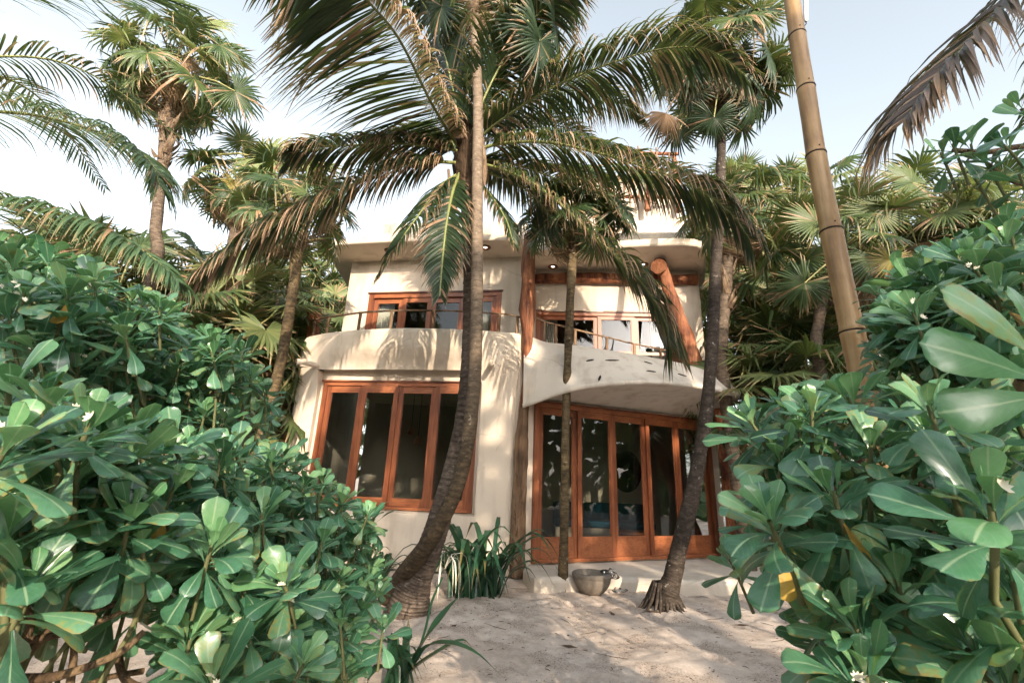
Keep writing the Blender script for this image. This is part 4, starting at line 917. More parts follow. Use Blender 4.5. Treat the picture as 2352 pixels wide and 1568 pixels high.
thicket([(205, 640, 9.5), (255, 690, 8.5), (330, 700, 10), (420, 640, 11), (455, 720, 9.5), (520, 690, 12), (560, 760, 9.2), (610, 700, 13), (600, 830, 10.2), (640, 650, 15), (730, 680, 15.5), (760, 745, 15), (690, 780, 16), (640, 900, 12.5), (480, 850, 9), (120, 620, 11), (540, 960, 9.5), (770, 640, 17)], 'left of the house', 'palms in the left thicket', 3)
thicket([(1690, 640, 12.5), (1740, 570, 13), (1770, 720, 10.5), (1830, 610, 12), (1720, 800, 10.5), (1800, 840, 9.5), (1900, 700, 11), (1960, 640, 12.5), (2030, 560, 11), (2060, 700, 9.5), (2150, 640, 10.5), (1640, 730, 14), (1780, 470, 15), (1880, 450, 15), (1640, 560, 15), (2250, 560, 10), (2320, 480, 11), (2200, 760, 9), (1720, 920, 9.5), (1850, 930, 9), (2000, 830, 9), (1690, 440, 16), (2300, 650, 9.5)], 'right of the house', 'palms in the right thicket', 5)
# far mass of palms that closes the view behind
rr = random.Random(77); far = MB()
tmp = [fan_mesh('tmp', 22, .8, 150, .5, .25, .08, [FAN, PETIOLE], 200 + i, low=True) for i in range(3)]
tv = [([v.co.copy() for v in me.vertices], [tuple(p.vertices) for p in me.polygons if p.material_index == 0], ) for me in tmp]
tuv = [[None] * len(me.vertices) for me in tmp]
for ti, me in enumerate(tmp):
    for lp, u in zip(me.loops, me.uv_layers[0].data): tuv[ti][lp.vertex_index] = tuple(u.uv)
for i in range(1150):
    sd = -1 if i % 2 else 1; x = sd * rr.uniform(5.5, 30) + (0 if sd > 0 else .2); y = rr.uniform(14.5, 24); z = rr.uniform(.3, 1) ** .8 * rr.uniform(3, 8.6)
    if i > 850: x = rr.uniform(-30, 30); y = rr.uniform(17, 24); z = rr.uniform(.5, 7)
    ti = rr.randrange(3); vs_, fs_ = tv[ti]; a = rr.uniform(0, 6.28); e = rr.uniform(-.7, 1.2)
    Mx = Matrix.Translation((x, y, z)) @ Matrix.Rotation(a, 4, 'Z') @ Matrix.Rotation(e, 4, 'X') @ Matrix.Scale(rr.uniform(.9, 1.5), 4)
    o0 = len(far.v)
    for k, v in enumerate(vs_): far.add(Mx @ v, tuv[ti][k] or (0, 0))
    for f in fs_: far.face([o0 + k for k in f], 0)
tag(far.build('far_palm_thicket', FAN_S), 'distant mass of sunlit fan palm leaves behind the house', 'thicket', kind='stuff')
for me in tmp: bpy.data.meshes.remove(me)

# coconut palms standing just outside the frame whose fronds hang in
P = thing('coconut_palm', 'coconut palm off the left edge, long fronds hanging into the sky', 'palm tree', (-9.5, 5.2, 0))
tl = V3((-9.0, 5.3, 7.2)); trunk(P, [(-9.5, 5.2, -.1), (-9.3, 5.2, 3), tl], [.3, .16, .14], TRUNK_COCO, 12, 40, .08, .04, 2)
fl_ = lambda pts, **k: frond(P, [tl] + pxs(pts), **k)
fl_([(-260, 250, 5.0), (0, 257, 4.8), (121, 273, 4.7), (242, 309, 4.6), (308, 340, 4.55), (350, 380, 4.5), (366, 425, 4.5)], leaf=.85, n=150, droop=1.1, seed=41, m=FROND_L, w=.028, fade=.55)
fl_([(-260, 480, 4.6), (0, 470, 4.4), (121, 487, 4.3), (221, 520, 4.2), (302, 561, 4.15), (362, 602, 4.1), (408, 645, 4.1)], leaf=.72, n=150, droop=1.4, seed=42, m=FROND_L, w=.028, fade=.5)
fl_([(-500, 40, 3.6), (-260, -60, 3.2), (-60, -70, 2.9), (130, -60, 2.7), (290, -20, 2.6)], leaf=1.25, n=130, droop=.55, seed=43, m=FROND_L, w=.026, fade=.6, spread=1.1, N_=V3((.3, -.6, .6)))
fl_([(-700, 300, 5.5), (-500, 380, 6)], leaf=.8, n=50, droop=1.2, seed=44)
for k, a in enumerate((.6, 1.6, 2.6, 3.6)): frond(P, [tl, tl + V3((math.cos(a) * 1.5, math.sin(a) * 1.5, .9)), tl + V3((math.cos(a) * 3.4, math.sin(a) * 3.4, .2))], leaf=.8, n=50, droop=1.2, seed=45 + k)
P = thing('coconut_palm', 'coconut palm off the right edge, browning frond tip hanging at top right', 'palm tree', (5.6, 1.2, 0))
tr = V3((5.2, 1.6, 6.0)); trunk(P, [(5.6, 1.2, -.1), (5.5, 1.3, 3), tr], [.3, .16, .14], TRUNK_COCO, 12, 40, .08, .04, 3)
frond(P, [tr] + pxs([(2560, -190, 2.7), (2420, -90, 2.6), (2326, -5, 2.55), (2217, 108, 2.5), (2135, 196, 2.45), (2078, 278, 2.4)]), leaf=1.15, n=120, droop=1.0, seed=51, m=FROND_P, w=.030, spread=.5, asym=(.9, 1.15), fade=.45, dry=(.1, .1))
for k, a in enumerate((.2, -.7, -1.7, -2.6, 1.2)): frond(P, [tr, tr + V3((math.cos(a) * 1.5, math.sin(a) * 1.5, .9)), tr + V3((math.cos(a) * 3.2, math.sin(a) * 3.2, .1))], leaf=.85, n=50, droop=1.2, seed=55 + k)
# ================================================================== bamboo pole with tube lamp
bb = [(2035, 1120, 3.5), (1986, 896, 3.5), (1957, 761, 3.5), (1909, 530, 3.5), (1874, 356, 3.5), (1851, 204, 3.5), (1831, 82, 3.5), (1810, -60, 3.5)]
pts = pxs(bb); base = pts[0] + (pts[0] - pts[1]).normalized() * (pts[0].z / abs((pts[0] - pts[1]).normalized().z)); base.z = 0
BP = thing('bamboo_pole', 'thick leaning bamboo pole with dark node rings rising from the right hedge', 'pole', base)
segs_ = [base] + pts; nodes = [1, 2, 3, 4, 5, 6, 7]
path_ = []; rad_ = []
for i in range(len(segs_) - 1):
    a, b = segs_[i], segs_[i + 1]; r0 = lerp(.094, .072, i / 8)
    for t, k in ((0.0, 1.07), (.025, 1.06), (.045, .97), (.10, .985), (.5, .965), (.92, 1.0), (.965, 1.03), (.985, .965)):
        path_.append(a.lerp(b, t)); rad_.append(r0 * k)
mb = MB(); mb.tube(path_, rad_, 18, wob=0.025, seed=1); mb.build('culm', BAMBOO, BP)
for i in range(1, len(segs_) - 1):
    a, b = segs_[i], segs_[i + 1]; d = (b - a).normalized(); m = MB(); r0 = lerp(.094, .072, i / 8)
    m.tube([a - d * .012, a - d * .002, a + d * .006], [r0 * 1.02, r0 * 1.10, r0 * 1.02], 18, cap=False); m.build('node_ring', DARK, BP)
    m = MB(); f = V3((-.15, -1, .05)).normalized(); p = a + d * .045 + f * r0 * .99; m.tube([p - f * .01, p + f * .004], .006, 8); m.build('drilled_hole', DARK, BP)
tl0, tl1 = at(1850, -90, 3.58), at(1851, 50, 3.58)
T = thing('tube_lamp', 'white tube lamp strapped to the top of the bamboo pole', 'lamp', tl1)
m = MB(); m.tube([tl0, tl0.lerp(tl1, .9), tl0.lerp(tl1, .97), tl1], [.024, .024, .022, .012], 12); m.build('tube', METAL, T)
m = MB(); m.tube([tl1, tl1 + V3((.0, 0, -.03)), tl1 + V3((-.03, 0, -.07))], .005, 6); m.build('cable', DARK, T)
m = MB(); q = tl0.lerp(tl1, .45); m.tube([q, at(1832, -20, 3.52)], .012, 6); m.build('bracket', METAL, T)

# ================================================================== strap-leaved lilies
def strap(mb, pts, w, n=12, mi=0):
    c = catmull(pts, n); ids = []
    for i, p in enumerate(c):
        t = i / (n - 1); T_ = (c[min(i + 1, n - 1)] - c[max(i - 1, 0)]).normalized(); s = T_.cross(Z); s = s.normalized() if s.length > .05 else V3((1, 0, 0)); nn = s.cross(T_)
        ww = w * (.75 + .25 * smooth(0, .25, t)) * (1 - smooth(.55, 1.0, t) * .96)
        ids.append((mb.add(p - s * ww + nn * ww * .25, (0, t)), mb.add(p - nn * ww * .15, (.5, t)), mb.add(p + s * ww + nn * ww * .25, (1, t))))
    for a, b in zip(ids, ids[1:]): mb.face((a[0], a[1], b[1], b[0]), mi); mb.face((a[1], a[2], b[2], b[1]), mi)
def lily(label, base, n, L, seed, w=.032, heroes=(), hero_w=.03):
    P = thing('spider_lily', label, 'plant', base); rr = random.Random(seed)
    for i in range(n):
        a = i * 2.4 + rr.uniform(-.3, .3); o = V3((math.cos(a), math.sin(a), 0)); l = L * rr.uniform(.55, 1.15); k = rr.uniform(.3, 1.05)
        b0 = base + V3((rr.uniform(-.26, .26) * L, rr.uniform(-.12, .12) * L, 0)) - Z * .03
        p = [b0, b0 + o * l * .16 + Z * l * .42 * (1.1 - k * .3), b0 + o * l * (.32 + .18 * k) + Z * l * .66 * (1.15 - k * .45), b0 + o * l * (.5 + .28 * k) + Z * l * (.72 - .6 * k)]
        m = MB(); strap(m, p, w * rr.uniform(.75, 1.15)); m.build('leaf', LILY, P)
    for hp in heroes:
        m = MB(); strap(m, [base] + hp, hero_w, 18); m.build('leaf', LILY, P)
    return P
lily('large dark strap-leaved lily clump beside the log post', gz(1092, 1366) + V3((0, .05, 0)), 70, 1.4, 3, .040)
lily('low strap-leaved lily at the wall foot behind the coconut trunk', gz(870, 1352) + V3((-.2, .35, 0)), 22, .7, 5, .028)
fb = gz(928, 1566) + V3((0, -.05, 0)); fy = fb.y
L1 = lily('strap-leaved spider lily with drooping white flower in the sandy foreground', fb, 9, .62, 7, heroes=[
    pxs([(950, 1510, fy), (992, 1445, fy), (1035, 1390, fy + .1), (1073, 1354, fy + .15)]), pxs([(955, 1520, fy), (985, 1480, fy - .05), (1040, 1478, fy - .15), (1095, 1500, fy - .2), (1145, 1544, fy - .25)]),
    pxs([(950, 1535, fy), (1000, 1500, fy), (1060, 1470, fy), (1085, 1488, fy)]), pxs([(915, 1530, fy), (893, 1503, fy), (855, 1483, fy - .1), (808, 1476, fy - .15)]),
    pxs([(930, 1500, fy), (936, 1460, fy), (938, 1418, fy + .05)]), pxs([(912, 1530, fy), (905, 1480, fy), (906, 1452, fy)]), pxs([(925, 1540, fy), (920, 1515, fy - .05), (926, 1492, fy - .05)]), pxs([(905, 1550, fy), (880, 1530, fy - .1), (850, 1550, fy - .2), (838, 1600, fy - .2)])], hero_w=.046)
m = MB(); m.tube([fb] + catmull(pxs([(960, 1500, fy), (978, 1440, fy), (992, 1380, fy), (1016, 1325, fy)]), 10), .010, 7); m.build('flower_stalk', LILY, L1)
rr = random.Random(5); hp = at(1022, 1306, fy)
for i in range(6):
    o = V3((rr.uniform(-.04, .18), rr.uniform(-.08, .08), 0)); m = MB(); l = rr.uniform(.7, 1.2)
    strap(m, [hp, hp + o * .5 + Z * .10 * l, hp + o + Z * .08 * l, hp + o * 1.25 - Z * .10 * l, hp + o * 1.3 - Z * .22 * l], .008, 9); m.build('petal', PETAL, L1)

# ================================================================== stone bowl, bag, scrap
bc = V3((BOWL.x, BOWL.y + .18, 0)); B = thing('stone_bowl', 'round weathered stone bowl on the sand by the step', 'bowl', bc)
m = MB(); m.lathe([(0, -.03), (.13, -.03), (.19, .0), (.265, .08), (.315, .18), (.336, .28), (.33, .335), (.315, .343), (.298, .335), (.285, .29), (.25, .2), (.15, .13), (0, .11)], bc, 40); m.build('basin', STONE, B)
m = MB(); m.lathe([(0, .245), (.1, .246), (.262, .245)], bc, 30); m.build('water', m_plain('dark_water', (.05, .045, .035), .08, .2, 4, .5, .03), B)
m = MB(); m.lathe([(.322, .24), (.345, .27), (.348, .318), (.33, .336), (.322, .33)], bc, 40); m.build('rim', STONE, B); B.scale = (.88, .88, .82)
def crumple(name, label, cat, c, r, mt, seed, sq=(1, 1, .7)):
    rr = random.Random(seed); bm = bmesh.new(); bmesh.ops.create_icosphere(bm, subdivisions=3, radius=r)
    for v in bm.verts:
        k = 1 + .55 * noise.noise(v.co * (3.2 / r * .35) + V3((seed, 0, 0))) + .35 * noise.noise(v.co * (9 / r * .35)); v.co = V3((v.co.x * sq[0], v.co.y * sq[1], v.co.z * sq[2])) * k
    me = bpy.data.meshes.new(name); bm.to_mesh(me); bm.free(); me.materials.append(mt)
    o = bpy.data.objects.new(name, me); col.objects.link(o); o.location = c; return tag(o, label, cat)
crumple('plastic_bag', 'crumpled clear plastic bag hung over the rim of the stone bowl', 'bag', bc + V3((.26, -.06, .27)), .085, FILM, 3, (1.3, 1, .9))
crumple('plastic_bag', 'flattened clear plastic bag lying on sand right of the bowl', 'bag', bc + V3((.42, .02, .04)), .07, FILM, 9, (1.5, 1, .5))
crumple('red_scrap', 'small crumpled red scrap at the foot of the thin palm', 'litter', gz(1312, 1352) + V3((0, 0, .03)), .045, REDRAG, 4, (1.3, 1, .8))
# stray twigs and leaf bits on the sand
lt = MB(); rr = random.Random(12)
for i in range(420):
    x = rr.uniform(-1.4, 4.6); y = rr.uniform(4.2, 8.2); z = ground_h(x, y) + .004; a = rr.uniform(0, 6.28); d = V3((math.cos(a), math.sin(a), 0)); s = V3((-d.y, d.x, 0))
    l = rr.uniform(.008, .04) if i > 40 else rr.uniform(.06, .2)
    if i % 3: lt.tube([V3((x, y, z)) - d * l, V3((x, y, z + .003)) + s * l * .15, V3((x, y, z)) + d * l], [.0018, .003, .0015], 4)
    else:
        p = V3((x, y, z)); lt.face([lt.add(q) for q in (p - d * l * .6, p + s * l * .22 + Z * .006, p + d * l * .6 + Z * .003, p - s * l * .2)])
tag(lt.build('leaf_litter', m_plain('twig', (.09, .06, .04), .9, .5, 30)), 'dry twigs and leaf bits scattered on the sand', 'litter', kind='stuff')

# ================================================================== things inside the rooms
def sofa(label, x0, x1, y0, z, back=1):
    S = thing('sofa', label, 'sofa', (x0, y0, z))
    m = MB(); m.box(x0, x1, y0, y0 + .9, z, z + .35); m.build('base', INWALL, S, smooth_=False)
    n = max(2, int((x1 - x0) / .8)); w = (x1 - x0) / n
    for i in range(n):
        m = MB(); slab(m, [(x0 + i * w + .01, y0 - .02), (x0 + (i + 1) * w - .01, y0 - .02), (x0 + (i + 1) * w - .01, y0 + .7), (x0 + i * w + .01, y0 + .7)], z + .352, z + .52, .05); m.build('seat_cushion', TEAL, S)
        m = MB(); slab(m, [(x0 + i * w + .02, y0 + .7), (x0 + (i + 1) * w - .02, y0 + .7), (x0 + (i + 1) * w - .02, y0 + .9), (x0 + i * w + .02, y0 + .9)], z + .36, z + .95, .06); m.build('back_cushion', TEAL, S)
sofa('long teal cushioned sofa behind the middle folding doors', 1.3, 3.9, 12.6, .16)
sofa('low teal window seat behind the lower left window', -3.4, -.9, 9.6, .16)
T = thing('coffee_table', 'round wooden coffee table inside the folding doors', 'table', (2.9, 11.4, .16))
m = MB(); m.lathe([(0, .42), (.45, .42), (.46, .38), (.42, .35), (0, .35)], (2.9, 11.4, .16), 24); m.build('top', WOODH, T)
m = MB(); m.lathe([(.30, 0), (.30, .03), (.2, .1), (.24, .348), (0, .349)], (2.9, 11.4, .16), 20); m.build('base', WOOD, T)
for i, (x, y, l, w_) in enumerate([(-1.05, 11.0, 1.55, 'rightmost of the pendant lamps, hanging lowest'), (-1.25, 11.3, 1.25, 'copper pendant lamp just left of the lowest one'), (-2.15, 11.1, 1.35, 'copper pendant lamp behind the third window leaf'), (-2.4, 11.4, 1.1, 'small copper pendant lamp hanging farthest left')]):
    P = thing('pendant_lamp', w_, 'lamp', (x, y, 3.69 - l)); m = MB(); m.tube([(x, y, 3.69), (x, y, 3.69 - l + .16)], .006, 6); m.build('cord', DARK, P)
    m = MB(); m.lathe([(.015, .17), (.05, .15), (.075, .08), (.085, 0), (.078, .002), (.06, .08), (.01, .14)], (x, y, 3.69 - l), 16); m.build('shade', COPPER, P)
W = thing('wall_mirror', 'dark woven oval hanging on the back wall behind the fourth door', 'mirror', (3.5, 13.85, 1.6)); m = MB(); m.lathe([(0, 0), (.5, .01), (.55, .04), (.6, 0)], (0, 0, 0), 28)
for v in m.v: v.xyz = (3.5 + v.x * .75, 13.86 - v.z, 2.0 + v.y)
m.build('disc', DARK, W)
for i, (x0, x1, y, z0, z1, lb) in enumerate([(-3.35, -2.95, 10.62, 3.95, 5.75, 'gathered white curtain at the left end of the upper left window'), (-.75, -.42, 10.35, 3.95, 5.75, 'gathered white curtain at the right end of the upper left window'), (.75, 1.15, 11.05, 4.0, 5.6, 'gathered white curtain at the left end of the balcony doors'), (3.55, 3.95, 11.05, 4.0, 5.6, 'gathered white curtain at the right end of the balcony doors')]):
    m = MB(); m.grid(lambda a, b: V3((lerp(x0, x1, a / 40), y + .035 * math.sin(a * 1.25) + .01 * math.sin(b), lerp(z0, z1, b / 8))), 41, 9); o = m.build('curtain', CURTAIN, loc=(x0, y, z0)); tag(o, lb, 'curtain', 'curtains behind the upper windows')

# ================================================================== beach naupaka shrubs
def leaf_mesh(name, seed, m, cv, fold, wd=.215, rows=7):
    rr = random.Random(seed); mb = MB(); tt = [0, .14, .32, .52, .70, .84, .94, .985, 1.0]; pr = [.07, .13, .34, .68, .93, 1.0, .80, .46, .10]; us = (-1, -.5, 0, .5, 1); ids = []
    bx = rr.uniform(-.06, .06); tw = rr.uniform(-.25, .25); wv = rr.uniform(0, 6)
    for t, p in zip(tt, pr):
        row = []
        for u in us:
            w = wd * p; x = u * w + bx * math.sin(t * 3); z = -cv * t * t + .10 * t + abs(u) * w * fold - .35 * w * abs(u) ** 2.5 * (t > .3) + .012 * math.sin(t * 9 + wv + u * 2) * abs(u) + u * w * tw * t
            y = t - cv * .25 * t * t * t - .03 * abs(u) * (t > .9)
            row.append(mb.add((x, y, z), (.5 + .5 * u, t)))
        ids.append(row)
    for a, b in zip(ids, ids[1:]):
        for k in range(4): mb.face((a[k], a[k + 1], b[k + 1], b[k]))
    return mb
rr = random.Random(2); LMB = [leaf_mesh('leaf', i, LEAF, rr.uniform(.02, .42), rr.uniform(.1, .5), rr.uniform(.185, .25)) for i in range(14)]
LM = [b.mesh('leaf', LEAF) for b in LMB]; LMN = [b.mesh('leaf', LEAF_N) for b in LMB]; LMY = [b.mesh('yellow_leaf', LEAF_Y) for b in LMB[:3]]
def rosette_mats(pos, axis, L, n, rr, face=None):
    axis = axis.normalized(); a0 = axis.orthogonal().normalized(); b0 = axis.cross(a0); out = []; ph = rr.uniform(0, 6.28)
    for k in range(n):
        t = k / (n - 1); az = ph + k * 2.39996 + rr.uniform(-.2, .2); e = R((lerp(84, 18, t / .72) if t < .72 else lerp(12, -38, (t - .72) / .28)) + rr.uniform(-9, 9)); o = a0 * math.cos(az) + b0 * math.sin(az)
        d = axis * math.sin(e) + o * math.cos(e) - Z * .18 * t; d.normalize(); up = axis * math.cos(e) - o * math.sin(e) + V3((rr.uniform(-.25, .25), rr.uniform(-.25, .25), rr.uniform(0, .2)))
        up = (up - d * up.dot(d)).normalized(); x = d.cross(up); s = L * (.5 + .5 * smooth(0, .35, t)) * rr.uniform(.72, 1.18)
        Mx = Matrix((x * s, d * s, up * s)).transposed().to_4x4(); Mx.translation = pos - axis * t * L * .62 + o * .010; out.append(Mx)
    return out
fm_ = MB(); f0 = fm_.add((0, 0, 0))
for k in range(5):
    a = k * .62 - 1.2; d = V3((math.sin(a), -.3, math.cos(a))).normalized(); s = V3((d.z, 0, -d.x)); fm_.face([f0] + [fm_.add(x) for x in (d * .012 + s * .004, d * .020, d * .012 - s * .004)])
FLOWER = fm_.mesh('flower', PETAL)
def sprig_flower(root, p, L, rr):
    for q in range(rr.randint(3, 5)):
        inst('flower', FLOWER, root, Matrix.Translation(p + V3((rr.uniform(-.05, .05), rr.uniform(-.06, -.01), rr.uniform(-.06, .03)))) @ Matrix.Rotation(rr.uniform(-1, 1), 4, 'Y') @ Matrix.Rotation(rr.uniform(-.6, .6), 4, 'X'))
def shrub(label, base, ros, seed, maxleaf=290, yellow=2, flowers=3, axis_bias=V3((0, -.25, 1)), limbs=()):
    """ros: (pos, length, nleaves) nearest first get single leaf objects, the rest are joined foliage"""
    P = thing('naupaka_shrub', label, 'shrub', base); rr = random.Random(seed); cnt = 0; fill = MB(); st = MB()
    ros = sorted(ros, key=lambda r: (r[0] - CAM).length / r[1])
    for ri, (p, L, n) in enumerate(ros):
        ax = (axis_bias + V3((rr.uniform(-.55, .55), rr.uniform(-.45, .4), rr.uniform(.1, .5)))).normalized()
        out = p - base; out.z *= .35; ax = (ax + out.normalized() * .25 + (CAM - p).normalized() * .12).normalized()
        for li, Mx in enumerate(rosette_mats(p, ax, L, n, rr)):
            yg = li < n * .3 * rr.uniform(.4, 1.4)
            if cnt < maxleaf: inst('leaf', rr.choice(LMN if yg else LM), P, Mx); cnt += 1
            else:
                b_ = rr.choice(LMB); o0 = len(fill.v)
                for v, u in zip(b_.v, b_.uv): fill.add(Mx @ v, u)
                for f in b_.f: fill.face([o0 + k for k in f], 1 if yg else 0)
        q = p - ax * L * .42; k = base.lerp(q, rr.uniform(.45, .7)) + V3((rr.uniform(-.15, .15), rr.uniform(-.1, .2), rr.uniform(-.25, .0)))
        kk = q - ax * L * .9 - Z * .03
        st.tube(catmull([p, q, kk] + ([k] if ri % 4 == 0 else []), 8), [.006, .0065, .007, .007, .0075, .008, .008, .009], 6, cap=False)
        if ri < flowers * 3 and ri % 3 == 0: sprig_flower(P, p, L, rr)
        if ri % 5 == 2 and ri < 5 * yellow:
            d = V3((rr.uniform(-.6, .6), -.3, -.9)).normalized(); up = V3((0, -1, .2)); up = (up - d * up.dot(d)).normalized(); x = d.cross(up); Mx = Matrix((x * L * .8, d * L * .8, up * L * .8)).transposed().to_4x4(); Mx.translation = q; inst('yellow_leaf', rr.choice(LMY), P, Mx)
    st.build('twigs', TWIG, P)['kind'] = 'stuff'
    if fill.f: tag(fill.build('foliage', [LEAF, LEAF_N], P), kind='stuff')
    for pts_, r_ in limbs:
        m = MB(); c = catmull(pts_, 16); m.tube(c, [lerp(r_, r_ * .6, i / 15) for i in range(16)], 8, wob=.2, seed=len(pts_)); m.build('branch', BRANCH, P)
    return P
LEN = .17
def H(lst): return [(ad(x, y, LEN * F_PIX / l), LEN * 1.06, n + 4) for x, y, l, n in lst]
def inpoly(x, y, poly):
    c = False; j = len(poly) - 1
    for i in range(len(poly)):
        (a, b), (d, e) = poly[i], poly[j]
        if (b > y) != (e > y) and x < (d - a) * (y - b) / (e - b) + a: c = not c
        j = i
    return c
def fillers(poly, n, heroes, rr, lo, hi, nl=(11, 15), jl=.05):
    out = []; xs = [p[0] for p in poly]; ys = [p[1] for p in poly]; t = 0
    while len(out) < n and t < n * 60:
        t += 1; x = rr.uniform(min(xs), max(xs)); y = rr.uniform(min(ys), max(ys))
        if not inpoly(x, y, poly): continue
        sw = sd = 0
        for hx, hy, hl, _ in heroes:
            w = 1 / (((x - hx) ** 2 + (y - hy) ** 2) ** 1.2 + 200); sw += w; sd += w * LEN * F_PIX / hl
        d = sd / sw + rr.uniform(lo, hi); p = ad(x, y, d)
        if p.z < .12: continue
        out.append((p, LEN * rr.uniform(.82, 1.1), rr.randint(*nl)))
    return out
rr = random.Random(9)
hA = [(55, 668, 84, 15), (162, 660, 80, 15), (157, 730, 80, 14), (282, 752, 74, 15), (366, 705, 66, 14), (77, 795, 84, 14), (487, 808, 60, 16), (410, 838, 60, 12), (575, 866, 50, 14), (472, 945, 58, 14), (593, 970, 48, 13), (20, 590, 70, 12), (110, 600, 62, 12), (215, 640, 70, 13), (330, 690, 66, 12), (530, 800, 55, 12), (300, 830, 68, 12), (180, 830, 76, 12), (20, 720, 84, 13)]
pA = [(-60, 560), (60, 560), (120, 590), (215, 610), (250, 660), (400, 690), (420, 760), (545, 785), (590, 850), (635, 960), (600, 1040), (420, 1000), (-60, 880)]
B_A = gz(180, 1330) + V3((-.2, 1.0, 0)); B_A = V3((-2.3, 3.6, 0))
shrub('broad glossy shrub at upper left rising above the front bush', B_A, H(hA) + fillers(pA, 240, hA, rr, .08, 1.1), 4, yellow=2, flowers=6)
hB = [(20, 1015, 190, 15), (95, 930, 150, 14), (210, 965, 150, 15), (176, 1060, 140, 15), (73, 1335, 170, 16), (121, 1121, 140, 13), (300, 1184, 130, 17), (293, 1044, 122, 15), (326, 1360, 105, 12), (10, 1200, 170, 13), (190, 1230, 135, 12), (20, 880, 150, 12)]
pB = [(-80, 880), (220, 930), (330, 1010), (390, 1150), (380, 1290), (300, 1350), (150, 1390), (-80, 1380)]
limbs = [(pxs([(-40, 1600, 1.5), (60, 1500, 1.5), (150, 1425, 1.55), (280, 1380, 1.7)]), .016), (pxs([(-30, 1480, 1.5), (80, 1468, 1.5), (190, 1440, 1.55), (290, 1400, 1.6)]), .013), (pxs([(40, 1560, 1.55), (140, 1550, 1.55), (270, 1500, 1.6), (330, 1450, 1.65)]), .015), (pxs([(10, 1568, 1.45), (70, 1440, 1.5), (60, 1390, 1.5)]), .013), (pxs([(160, 1580, 1.7), (170, 1500, 1.7), (165, 1430, 1.7)]), .012), (pxs([(270, 1500, 1.8), (290, 1560, 1.75), (370, 1590, 1.7)]), .014), (pxs([(330, 1540, 1.9), (230, 1560, 1.8), (120, 1610, 1.7)]), .010)]
shrub('large-leaved shrub nearest the camera at lower left with bare brown stems', V3((-1.5, 1.5, 0)), H(hB) + fillers(pB, 90, hB, rr, .06, .7), 6, yellow=1, flowers=2, limbs=limbs)
hC = [(395, 1022, 100, 14), (505, 1044, 88, 15), (622, 1059, 70, 14), (487, 1250, 112, 17), (652, 1338, 100, 18), (509, 1092, 85, 13), (787, 1150, 58, 14), (487, 1555, 125, 14), (436, 1470, 112, 13), (696, 1525, 105, 15), (700, 1110, 62, 13), (740, 1240, 70, 14), (820, 1230, 55, 13), (600, 1180, 88, 14), (560, 1440, 105, 13), (780, 1330, 62, 13), (850, 1330, 50, 12), (880, 1440, 62, 13), (780, 1430, 75, 13), (650, 1440, 95, 13), (830, 1390, 60, 12), (860, 1300, 48, 12), (560, 1330, 100, 13), (400, 1120, 105, 12)]
pC = [(380, 1000), (620, 1030), (690, 1060), (800, 1120), (860, 1180), (850, 1270), (880, 1330), (860, 1400), (830, 1470), (800, 1568), (480, 1600), (420, 1500), (380, 1300)]
shrub('dark glossy shrub beside the sand and coconut trunk, sloping toward the house', V3((-1.25, 3.2, 0)), H(hC) + fillers(pC, 270, hC, rr, .08, 1.1), 8, yellow=2, flowers=6)
hD = [(1766, 1195, 150, 16), (1913, 1128, 142, 14), (2275, 1158, 210, 13), (1966, 1200, 125, 13), (2222, 1490, 185, 15), (2170, 1438, 160, 12), (1990, 1550, 180, 12), (1675, 1284, 75, 11), (1722, 964, 100, 14), (1865, 940, 112, 15), (1946, 912, 105, 14), (2133, 930, 150, 13), (2063, 834, 70, 14), (2228, 858, 80, 13), (2060, 1330, 150, 13), (1900, 1330, 140, 13), (2330, 1330, 200, 12), (2000, 1020, 130, 13), (1790, 1040, 110, 12), (2240, 1010, 150, 12), (1960, 1430, 165, 12), (2330, 960, 150, 12), (2330, 1540, 200, 13)]
pD = [(1720, 950), (1860, 910), (1960, 880), (2080, 820), (2400, 820), (2400, 1600), (1990, 1600), (1880, 1480), (1850, 1360), (1780, 1290), (1700, 1240), (1690, 1100)]
limbs = [(pxs([(2352, 1260, 1.5), (2180, 1250, 1.5), (2000, 1210, 1.5)]), .010), (pxs([(2200, 1560, 1.5), (2160, 1300, 1.5), (2110, 1100, 1.5)]), .012), (pxs([(2330, 1560, 1.4), (2290, 1350, 1.3), (2275, 1190, 1.05)]), .013)]
shrub('large pale-leaved shrub filling the lower right corner', V3((1.7, 1.5, 0)), H(hD) + fillers(pD, 165, hD, rr, .1, .9), 10, yellow=2, flowers=2, limbs=limbs, axis_bias=V3((-.2, -.25, 1)))
hE = [(2228, 598, 92, 15), (2096, 715, 92, 18), (2312, 558, 88, 14), (2190, 690, 85, 13), (2320, 520, 80, 13), (2040, 790, 76, 13), (2150, 790, 86, 13), (2290, 660, 95, 13), (2080, 650, 74, 12), (2340, 620, 90, 12), (2250, 760, 95, 12)]
pE = [(2010, 660), (2090, 610), (2180, 560), (2260, 545), (2420, 520), (2420, 860), (2060, 860), (1995, 770)]
shrub('upright shrub at right above the near bush, below the pale fans', V3((2.9, 2.6, 0)), H(hE) + fillers(pE, 110, hE, rr, .1, .9), 12, yellow=1, flowers=2, axis_bias=V3((-.2, -.2, 1)))
hF = [(2187, 330, 66, 14), (2263, 372, 66, 13), (2306, 333, 70, 12), (2345, 250, 84, 11), (2160, 350, 62, 9), (2230, 330, 66, 10), (2340, 400, 70, 11)]
bF = V3((4.3, 2.6, 0))
